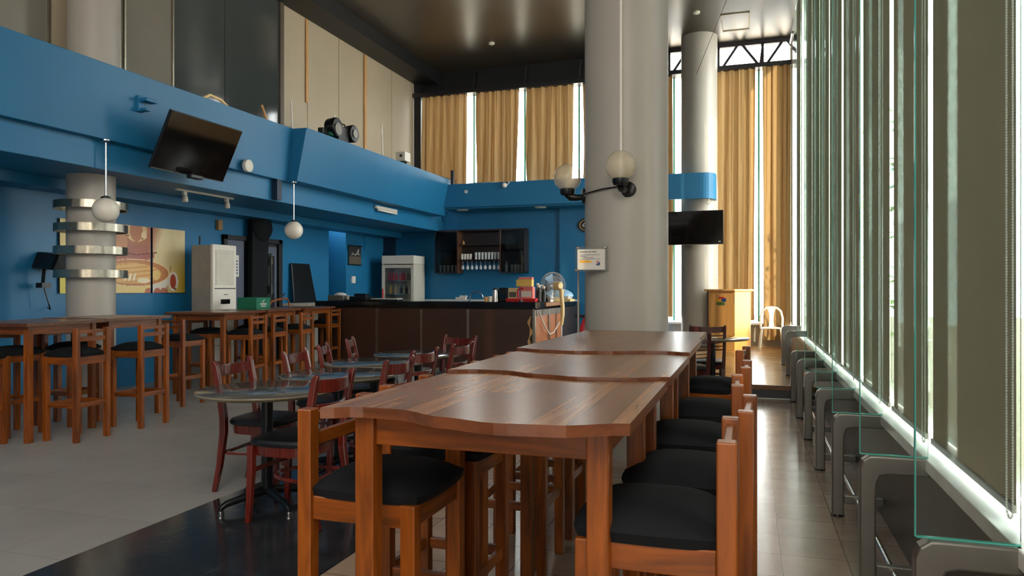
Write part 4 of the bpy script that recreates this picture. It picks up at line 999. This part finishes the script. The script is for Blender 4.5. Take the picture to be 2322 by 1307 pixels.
def jug(name, label, cat, x, y, z, prof, mat, grp=None, handle=None, lid=None):
    t = thing(name, label, cat, (x, y, z), 0, grp)
    MB().lathe(prof, n=20).build('body', mat, t, smooth=True)
    H_ = prof[-1][1]; r_ = prof[-1][0]
    if handle: MB().tube([(r_*0.9,0,H_*0.9), (r_+0.05,0,H_*0.85), (r_+0.055,0,H_*0.4), (r_*0.9,0,H_*0.25)], 0.009, 8).build('handle', handle, t, smooth=True)
    if lid: MB().lathe([(r_*1.02, H_), (r_*0.9, H_+0.02), (0.015, H_+0.03), (0.012, H_+0.045), (0.0001, H_+0.045)], n=20).build('lid', lid, t, smooth=True)
    return t
jug('kettle', 'black and steel kettle on the bar beside the faucet', 'kettle', -4.13, 11.82, 1.13, [(0.07, 0), (0.065, 0.08), (0.055, 0.2)], M['chrome'], None, M['blackmetal'], M['blackmetal'])
t = thing('coffee_maker', 'black coffee machine on the bar beside the kettle', 'coffee maker', (-3.98, 11.85, 1.13)); MB().box(-0.075, 0.075, -0.08, 0.08, 0, 0.24).build('body', M['blackmetal'], t, bevel=0.015); MB().box(0.078, 0.09, -0.06, 0.06, 0.02, 0.22).build('side_trim', M['brushed'], t); MB().box(-0.05, 0.05, -0.09, -0.08, 0.05, 0.12).build('drip_window', M['screen'], t)
jug('cup', 'small orange cup in front of the kettle', 'cup', -4.28, 11.75, 1.13, [(0.03, 0), (0.038, 0.08)], M['tan'])
jug('cup', 'small white cup in front of the kettle', 'cup', -4.18, 11.68, 1.13, [(0.028, 0), (0.034, 0.09)], M['white'])
for i, x in enumerate((-3.80, -3.50)):
    t = thing('basket', ['red plastic basket on the bar, the left one', 'red plastic basket on the bar, the right one'][i], 'basket', (x, 11.78, 1.13), 0, 'red baskets on the bar')
    b = MB(); b.hexa([(-0.10,-0.08,0),(0.10,-0.08,0),(0.10,0.08,0),(-0.10,0.08,0),(-0.115,-0.09,0.055),(0.115,-0.09,0.055),(0.115,0.09,0.055),(-0.115,0.09,0.055)]); b.build('tray', M['red'], t, bevel=0.006)
def pack(name, label, x, y, z, sx, sy, sz, mat, strip=None):
    t = thing(name, label, 'container', (x, y, z), 0); MB().box(-sx/2, sx/2, -sy/2, sy/2, 0, sz).build('body', mat, t, bevel=0.008)
    if strip: MB().box(-sx*0.4, sx*0.4, -sy/2-0.004, -sy/2, sz*0.3, sz*0.7).build('print', strip, t)
    return t
pack('carton', 'cream carton standing in the left red basket', -3.80, 11.80, 1.14, 0.16, 0.12, 0.22, M['cream'], M['lowwall'])
pack('canister', 'pale canister with red handle beside the cream carton', -3.56, 11.82, 1.14, 0.22, 0.14, 0.24, M['inkpink'], M['white'])
o = MB().tube([(-3.69, 11.72, 1.16), (-3.70, 11.71, 1.32), (-3.66, 11.71, 1.36), (-3.61, 11.72, 1.35)], 0.018, 10).build('jug_handle', M['red'], smooth=True); tag(o, 'red curved jug handle between the two cartons', 'handle')
pack('snack_box', 'yellow snack box on top of the pale canister', -3.62, 11.86, 1.385, 0.28, 0.12, 0.12, M['yellow'])
pack('snack_bag', 'pink bag lying on the yellow snack box', -3.60, 11.86, 1.505, 0.24, 0.1, 0.04, M['inkpink'])
for i, (x, h, mc) in enumerate(((-3.40, 0.24, 'blackmetal'), (-3.33, 0.22, 'blackmetal'), (-3.45, 0.27, 'steelgrey'))):
    t = jug('bottle', ['dark bottle with white cap right of the canister', 'small dark bottle at the bar corner', 'grey flask behind the dark bottles'][i], 'bottle', x, 11.95+0.05*i, 1.13, [(0.035, 0), (0.036, h*0.7), (0.016, h*0.86), (0.016, h)], M[mc])
    MB().lathe([(0.022, h), (0.026, h+0.04), (0.02, h+0.045)], n=14).build('cap', M['white'], t, smooth=True)
for i in range(3):
    o = MB().box(-3.62+0.09*i, -3.59+0.09*i, 12.75, 12.95, 1.11, 1.42).build('book', M['paper' if i != 1 else 'ink'], bevel=0.002); tag(o, ['white folder standing left of the fan', 'dark folder between two white ones by the fan', 'white folder standing closest to the fan'][i], 'folder')
# standing fan
t = thing('standing_fan', 'cream pedestal fan facing the bar, wire cage and crooked neck', 'fan', (-3.12, 12.40, 0))
b = MB(); cx_, cy_, cz_ = -0.05, 0.12, 1.39
axis = Vector((-0.75, 0.66, 0)).normalized(); sd = Vector((axis.y, -axis.x, 0)); upv = Vector((0,0,1)); cc = Vector((-0.10, 0.02, 1.40))+axis*0.10
for rr, off in ((0.24, 0), (0.235, 0.04), (0.235, -0.04), (0.16, 0.055), (0.16, -0.055), (0.08, 0.06), (0.08, -0.06)):
    pts = [cc+axis*off+sd*rr*math.cos(2*PI*k/28)+upv*rr*math.sin(2*PI*k/28) for k in range(29)]; b.tube(pts, 0.004, 5, False)
for k in range(36):
    a = 2*PI*k/36; rd = sd*math.cos(a)+upv*math.sin(a)
    for sgn in (1, -1): b.tube([cc+axis*0.06*sgn+rd*0.04, cc+axis*0.055*sgn+rd*0.16, cc+axis*0.035*sgn+rd*0.235], 0.0022, 4, False)
b.build('cage', M['wallgrey'], t)
b = MB()
for k in range(3):
    a = 2*PI*k/3; rd = sd*math.cos(a)+upv*math.sin(a); tn = sd*-math.sin(a)+upv*math.cos(a)
    b.hexa([cc+rd*0.03-tn*0.03-axis*0.01, cc+rd*0.2-tn*0.08-axis*0.02, cc+rd*0.2+tn*0.08+axis*0.01, cc+rd*0.03+tn*0.03+axis*0.005, cc+rd*0.03-tn*0.03-axis*0.006, cc+rd*0.2-tn*0.08-axis*0.016, cc+rd*0.2+tn*0.08+axis*0.014, cc+rd*0.03+tn*0.03+axis*0.009])
b.build('blades', M['bluetub'], t)
b = MB(); b.tube([cc-axis*0.07, cc-axis*0.10, cc-axis*0.2, cc-axis*0.24], [0.05, 0.075, 0.075, 0.05], 18); b.build('motor_housing', M['cream'], t, smooth=True)
b = MB(); b.tube([(0,0,1.34), (0.0,0,1.22), (0.02,0,1.05), (0.02,0,0.9), (0.0,0,0.72)], [0.045, 0.035, 0.034, 0.034, 0.028], 14); b.build('neck', M['cream'], t, smooth=True)
b = MB(); b.tube([(0,0,0.72), (0,0,0.04)], 0.014, 12); b.build('pole', M['offwhite'], t, smooth=True)
MB().lathe([(0.2, 0), (0.2, 0.02), (0.12, 0.04), (0.03, 0.08)], n=28).build('base', M['cream'], t, smooth=True)
t = thing('dish_tub', 'pale blue domed tub on a tray at the right end of the bar', 'tub', (-3.50, 13.85, 1.10))
MB().box(-0.24, 0.24, -0.2, 0.2, 0, 0.05).build('tray', M['cream'], t, bevel=0.01); MB().sphere((0,0,0.10), 0.23, 24, 10, 0, 1, sq=(1.1, 0.8, 0.62)).build('lid', M['bluetub'], t, smooth=True); MB().box(-0.2, 0.2, -0.16, 0.16, 0.05, 0.11).build('box', M['white'], t, bevel=0.02)
t = thing('fire_extinguisher', 'red fire extinguisher low beside the thick column', 'extinguisher', (-1.55, 7.05, 0.55))
MB().lathe([(0.05, 0), (0.055, 0.02), (0.055, 0.3), (0.03, 0.36), (0.018, 0.38)], n=20).build('cylinder', M['red'], t, smooth=True); MB().box(-0.09, 0.03, -0.012, 0.012, 0.38, 0.41).build('lever', M['blackmetal'], t)
MB().box(-0.02, 0.02, -0.01, 0.30, -0.02, 0.0).build('bracket', M['blackmetal'], t)
t.location = (-1.33, 6.14, 0.72)
# left end of the counter
t = thing('printer', 'grey receipt machine with crumpled paper at the left end of the bar', 'printer', (-7.2, 11.9, 1.13)); MB().box(-0.2, 0.14, -0.12, 0.12, 0, 0.10).build('body', M['steelgrey'], t, bevel=0.015); MB().sphere((0.0,0,0.10), 0.1, 16, 8, 0, 1, sq=(1.2, 1, 0.5)).build('paper', M['paper'], t, smooth=True)
t = thing('cash_register', 'black cash register on the bar in front of the blue wall', 'cash register', (-6.75, 11.85, 1.13)); MB().box(-0.2, 0.2, -0.15, 0.15, 0, 0.08).build('drawer', M['blackmetal'], t, bevel=0.006); MB().box(-0.12, 0.12, -0.03, 0.1, 0.08, 0.13).build('keypad', M['blackmetal'], t, bevel=0.006); MB().box(-0.19, -0.15, -0.16, -0.15, 0.02, 0.1).build('label_plate', M['white'], t)
t = thing('sheet_stack', 'flat stack of papers and trays on the bar before the drinks fridge', 'papers', (-6.22, 11.82, 1.13)); MB().box(-0.28, 0.28, -0.12, 0.12, 0, 0.03).build('tray', M['blackmetal'], t); MB().box(-0.25, 0.27, -0.1, 0.12, 0.03, 0.045).build('papers', M['paper'], t)
t = thing('sponge_holder', 'small white holder on the worktop in front of the blue wall', 'holder', (-6.05, 15.05, 1.11)); MB().box(-0.14, 0.1, -0.05, 0.05, 0, 0.05).build('base', M['white'], t, bevel=0.01); MB().box(-0.05, 0.12, -0.04, 0.04, 0.05, 0.09).build('sponge', M['white'], t, bevel=0.01)
# drinks fridge
t = thing('drinks_fridge', 'white glass-door drinks fridge behind the bar', 'fridge', (-7.85, 14.75, 0), R(3))
W_, D_ = 0.77, 0.62
b = MB(); b.box(0, 0.04, 0, D_, 0, 1.9); b.box(W_-0.04, W_, 0, D_, 0, 1.9); b.box(0.04, W_-0.04, D_-0.04, D_, 0, 1.9); b.box(0.04, W_-0.04, 0, D_, 0, 0.2); b.build('case', M['offwhite'], t, bevel=0.006)
MB().box(-0.005, W_+0.005, -0.04, D_, 1.90, 2.09).build('header', M['white'], t, bevel=0.012)
b = MB(); b.box(0, 0.07, -0.04, 0, 0.2, 1.88); b.box(W_-0.07, W_, -0.04, 0, 0.2, 1.88); b.box(0.07, W_-0.07, -0.04, 0, 1.81, 1.88); b.box(0.07, W_-0.07, -0.04, 0, 0.2, 0.28); b.build('door', M['offwhite'], t, bevel=0.004)
MB().box(0.07, W_-0.07, -0.03, -0.022, 0.28, 1.81).build('door_glass', M['glass'], t)
MB().box(0.02, 0.045, -0.075, -0.04, 1.0, 1.35).build('door_handle', M['red'], t, bevel=0.006)
b = MB()
for z in (1.22, 1.52): b.box(0.05, W_-0.05, 0.02, D_-0.06, z, z+0.012)
b.build('shelf', M['chrome'], t)
GB = 'red cans and bottles in the drinks fridge'
def bottle(label, x, y, z, r, h, mat, grp):
    o = MB().lathe([(r, 0), (r, h*0.62), (r*0.4, h*0.8), (r*0.4, h)], n=12).build('bottle', mat, smooth=True, loc=(x, y, z)); tag(o, label, 'bottle', grp); return o
for i in range(5): bottle(['red can at the left of the top fridge shelf', 'second red can on the top fridge shelf', 'third red can on the top fridge shelf', 'fourth red can on the top fridge shelf', 'darker red can beside the others on the top fridge shelf'][i], -7.72+0.085*i, 14.86+0.02*(i % 2), 1.535, 0.036, 0.20, M['red'], GB)
for i in range(3): bottle(['black bottle right of the red cans in the fridge', 'black bottle second from right on the top fridge shelf', 'black bottle at the far right of the top fridge shelf'][i], -7.28+0.075*i, 14.88, 1.535, 0.032, 0.2, M['blackmetal'], GB)
for i, mm in enumerate(('yellow', 'cream', 'blackmetal', 'blackmetal', 'steelgrey')): bottle(['yellow bottle on the middle fridge shelf', 'cream bottle on the middle fridge shelf', 'black bottle on the middle fridge shelf, left', 'black bottle on the middle fridge shelf, right', 'grey bottle on the middle fridge shelf'][i], -7.72+0.13*i, 14.9, 1.235, 0.035, 0.19, M[mm], GB)
# glass cabinet on the back wall
t = thing('wall_cabinet', 'dark glass-fronted wall cabinet with glassware above the bar', 'cabinet', (-6.78, 15.22, 1.70))
W_, H_, D_ = 2.13, 0.97, 0.30
b = MB(); b.box(0, 0.02, 0, D_, 0, H_); b.box(W_-0.02, W_, 0, D_, 0, H_); b.box(0, W_, 0, D_, H_-0.03, H_); b.box(0.02, 0.56, 0, D_, 0, 0.02); b.box(1.55, W_, 0, D_, 0, 0.02); b.box(0.02, W_-0.02, D_-0.02, D_, 0.30, H_); b.box(0.02, 0.54, D_-0.02, D_, 0, 0.3); b.box(1.58, W_-0.02, D_-0.02, D_, 0, 0.3)
b.build('case', M['cabinet'], t, bevel=0.003)
b = MB(); b.box(0.54, 0.57, 0, D_-0.02, 0, H_-0.03); b.box(1.55, 1.58, 0, D_-0.02, 0, H_-0.03); b.build('divider', M['cabinside'], t)
b = MB(); b.box(0.57, 1.55, 0.02, D_-0.02, 0.62, 0.64); b.box(0.57, 1.55, 0, D_-0.02, 0.28, 0.30); b.build('shelf', M['cabinet'], t)
b = MB(); b.box(0.02, 0.54, 0.04, D_-0.02, 0.50, 0.512); b.box(1.58, W_-0.02, 0.04, D_-0.02, 0.50, 0.512); b.build('glass_shelf', M['smoke'], t)
for x0, x1 in ((0.02, 0.54), (1.58, W_-0.02)):
    MB().box(x0, x1, -0.008, -0.002, 0.02, H_-0.03).build('glass_door', M['smoke'], t)
b = MB()
for k in range(9): b.box(0.62+k*0.11, 0.625+k*0.11, 0.02, D_-0.04, 0.25, 0.28)
b.build('stemware_rack', M['blackmetal'], t)
X0, Y0_, Z0_ = -6.78, 15.22, 1.70
def tumbler(kind, x, y, z, lab, grp, mat='crystalbright'):
    if kind == 'wine': pr = [(0.032, 0.0), (0.03, -0.004), (0.004, -0.01), (0.004, -0.08), (0.03, -0.11), (0.034, -0.15), (0.026, -0.18)]
    elif kind == 'tall': pr = [(0.026, 0), (0.03, 0.10), (0.034, 0.16)]
    else: pr = [(0.028, 0), (0.036, 0.05), (0.036, 0.13)]
    b = MB()
    n_ = 12; vs = []; fs = []
    for r, zz in pr:
        for k in range(n_): a = 2*PI*k/n_; vs.append((r*math.cos(a), r*math.sin(a), zz))
    for i in range(len(pr)-1):
        for k in range(n_): k2 = (k+1) % n_; fs.append((i*n_+k, i*n_+k2, (i+1)*n_+k2, (i+1)*n_+k))
    o = b.add(vs, fs).build('drinking_glass' if kind != 'wine' else 'wine_glass', M[mat], smooth=True, loc=(x, y, z)); tag(o, lab, 'glass', grp); return o
ordn = ['first', 'second', 'third', 'fourth', 'fifth', 'sixth', 'seventh', 'eighth', 'ninth', 'tenth']
g0 = tumbler('tall', X0+0.09, Y0_+0.12, Z0_+0.02, 'tall glass on the cabinet floor behind the left glass door, first from the left', 'tall glasses behind the left door')
for k in range(1, 5):
    o = g0.copy(); C.objects.link(o); o.location.x += 0.095*k; o['label'] = 'tall glass on the cabinet floor behind the left glass door, %s from the left' % ordn[k]
g0 = tumbler('mug', X0+0.63, Y0_+0.10, Z0_+0.30, 'small pinkish tumbler at the left of the open shelf, first in line', 'tumblers at the left of the open shelf', 'paper')
for k in range(1, 4):
    o = g0.copy(); C.objects.link(o); o.location.x += 0.065*k; o['label'] = 'small pinkish tumbler at the left of the open shelf, %s in line' % ordn[k]
g0 = tumbler('tall', X0+0.96, Y0_+0.10, Z0_+0.30, 'clear tumbler in the long line on the open shelf, first from the left', 'long line of tumblers on the open shelf')
for k in range(1, 8):
    o = g0.copy(); C.objects.link(o); o.location.x += 0.076*k; o['label'] = 'clear tumbler in the long line on the open shelf, %s from the left' % ordn[k]
g0 = tumbler('wine', X0+0.66, Y0_+0.06, Z0_+0.26, 'wine glass hanging upside down below the shelf, first from the left', 'wine glasses hanging in the rack')
for k in range(1, 9):
    o = g0.copy(); C.objects.link(o); o.location.x += 0.105*k; o.location.y += 0.02; o['label'] = 'wine glass hanging upside down below the shelf, %s from the left' % ordn[k]
g0 = tumbler('tall', X0+1.80, Y0_+0.12, Z0_+0.02, 'tall glass behind the right glass door, first from the left', 'tall glasses behind the right door')
for k in range(1, 4):
    o = g0.copy(); C.objects.link(o); o.location.x += 0.075*k; o['label'] = 'tall glass behind the right glass door, %s from the left' % ordn[k]
bottle('clear bottle with spoon shape behind the right glass door', X0+1.68, Y0_+0.1, Z0_+0.02, 0.035, 0.24, M['crystalbright'], None)
bottle('amber jar on the upper open shelf of the cabinet', X0+0.66, Y0_+0.1, Z0_+0.64, 0.025, 0.09, M['tan'], None)
jug('pot', 'dim pot on the glass shelf behind the right cabinet door', 'pot', X0+1.70, Y0_+0.15, Z0_+0.512, [(0.06, 0), (0.07, 0.06), (0.05, 0.11)], M['lowwall'])
# oval sign on the back wall
t = thing('oval_sign', 'black oval sign with gold ring half hidden by the column', 'sign', (-3.28, 15.50, 2.72))
def ring(b, rx, rz, w_, y, n_=48):
    vs = []; fs = []
    for k in range(n_):
        a = 2*PI*k/n_; c_, s_ = math.cos(a), math.sin(a)
        for f_, yy in ((1, y), (1-w_, y), (1-w_, y+0.004), (1, y+0.004)): vs.append((rx*f_*c_, yy, rz*f_*s_))
    for k in range(n_):
        k2 = (k+1) % n_
        for q in range(4): q2 = (q+1) % 4; fs.append((k*4+q, k2*4+q, k2*4+q2, k*4+q2))
    b.add(vs, fs)
b = MB(); b.extr([(0.25*math.cos(2*PI*k/48), 0.165*math.sin(2*PI*k/48)) for k in range(48)], (0,0.0,0), (1,0,0), (0,0,1), 0.02); b.build('plate', M['ink'], t)
b = MB(); ring(b, 0.215, 0.135, 0.08, -0.024); b.build('gold_ring', M['gold'], t)
b = MB(); b.tube([(-0.06,-0.026,0.045),(-0.10,-0.026,0.04),(-0.145,-0.026,0.0),(-0.13,-0.026,-0.03),(-0.09,-0.026,-0.02),(-0.08,-0.026,0.01),(-0.05,-0.026,0.015),(-0.03,-0.026,-0.03),(-0.01,-0.026,0.02),(0.03,-0.026,-0.02),(0.07,-0.026,0.02),(0.12,-0.026,0.0)], 0.010, 8); b.build('script', M['paper'], t, smooth=True)

# ------------------------------------------------------------------ stage furniture
t = thing('podium', 'yellow veneered podium with a sticker on the stage', 'podium', (-0.27, 14.42, 0.17), R(0))
e1 = Vector((-0.72, 0.69, 0)).normalized(); e2 = Vector((0.69, 0.72, 0)).normalized()
def pbox(b, a0, a1, c0, c1, z0, z1):
    q = lambda a, c_, z: tuple(e1*a+e2*c_+Vector((0,0,z)))
    return b.hexa([q(a0,c0,z0), q(a0,c1,z0), q(a1,c1,z0), q(a1,c0,z0), q(a0,c0,z1), q(a0,c1,z1), q(a1,c1,z1), q(a1,c0,z1)])
pbox(MB(), 0, 0.70, 0, 0.42, 0.0, 1.13).build('body', M['podium'], t, bevel=0.006)
pbox(MB(), -0.04, 0.78, -0.04, 0.47, 1.13, 1.17).build('top', M['podium'], t, bevel=0.008)
pbox(MB(), 0.70, 0.76, 0.02, 0.42, 0.0, 1.13).build('side_return', M['lowwall'], t)
pbox(MB(), 0.004, 0.012, -0.004, 0, 0.9, 1.06).build('hinge', M['ink'], t)
pbox(MB(), 0.004, 0.012, -0.004, 0, 0.28, 0.34).build('hinge', M['ink'], t)
pbox(MB(), 0.25, 0.47, -0.004, 0, 0.86, 0.92).build('sticker', M['leaf'], t)
pbox(MB(), 0.22, 0.34, -0.005, 0, 0.93, 1.0).build('sticker', M['inkblue'], t)
pbox(MB(), 0.34, 0.48, -0.005, 0, 0.93, 0.98).build('sticker', M['orange'], t)
pbox(MB(), 0.27, 0.42, -0.0055, 0, 0.99, 1.02).build('sticker', M['red'], t)
t = thing('plastic_chair', 'white moulded plastic chair on the stage at the window', 'chair', (0.40, 15.05, 0.17), R(178))
wp = M['white']
cushion_mesh(0.42, 0.40, 0.405, 0.03).build('seat', wp, t, smooth=True)
for sx in (-1, 1):
    MB().tube([(sx*0.17, 0.17, 0.41), (sx*0.20, 0.20, 0.2), (sx*0.225, 0.225, 0.0)], [0.024, 0.022, 0.018], 10).build('leg', wp, t, smooth=True)
    MB().tube([(sx*0.17, -0.17, 0.41), (sx*0.19, -0.22, 0.2), (sx*0.20, -0.26, 0.0)], [0.024, 0.022, 0.018], 10).build('leg', wp, t, smooth=True)
b = MB(); pts = [(-0.20, -0.17, 0.42), (-0.205, -0.20, 0.6), (-0.17, -0.225, 0.74), (-0.10, -0.235, 0.80), (0, -0.24, 0.815), (0.10, -0.235, 0.80), (0.17, -0.225, 0.74), (0.205, -0.20, 0.6), (0.20, -0.17, 0.42)]
b.sweep(pts, 0.014, 0.055, (0,1,0)) if False else b.tube(pts, 0.022, 10)
b.sweep([(0,-0.175,0.42),(0,-0.20,0.55),(0,-0.225,0.68),(0,-0.235,0.80)], [0.10,0.075,0.085,0.16], 0.014, (0,1,0)) 
b.build('backrest', wp, t, smooth=True)

# ------------------------------------------------------------------ outside greenery seen through the gaps
random.seed(21)
b = MB()
for k in range(900):
    x = 1.9+random.uniform(-0.35, 0.5); y = random.uniform(12.0, 19.5); z = random.uniform(0.2, 4.2)
    a = random.uniform(0, 6.28); s_ = random.uniform(0.05, 0.11); d1 = Vector((math.cos(a), math.sin(a), random.uniform(-0.5, 0.5)))*s_; d2 = Vector((-math.sin(a), math.cos(a), random.uniform(-0.8, 0.8)))*s_*0.5
    p = Vector((x, y, z)); b.add([p-d1, p+d2, p+d1, p-d2], [(0,1,2,3)])
t = thing('vine', 'green climbing vine outside the window beyond the stage', 'plant', (0, 0, 0))
b.build('foliage', M['leaf'], t); MB().tube([(1.95, 15.5, -0.2), (1.9, 15.4, 1.5), (2.0, 15.6, 4.2)], [0.05, 0.04, 0.02], 8).build('stem', M['tan'], t)
struct(MB().box(-30, 30, -30, 45, -0.35, -0.2).build('floor', M['rear']))
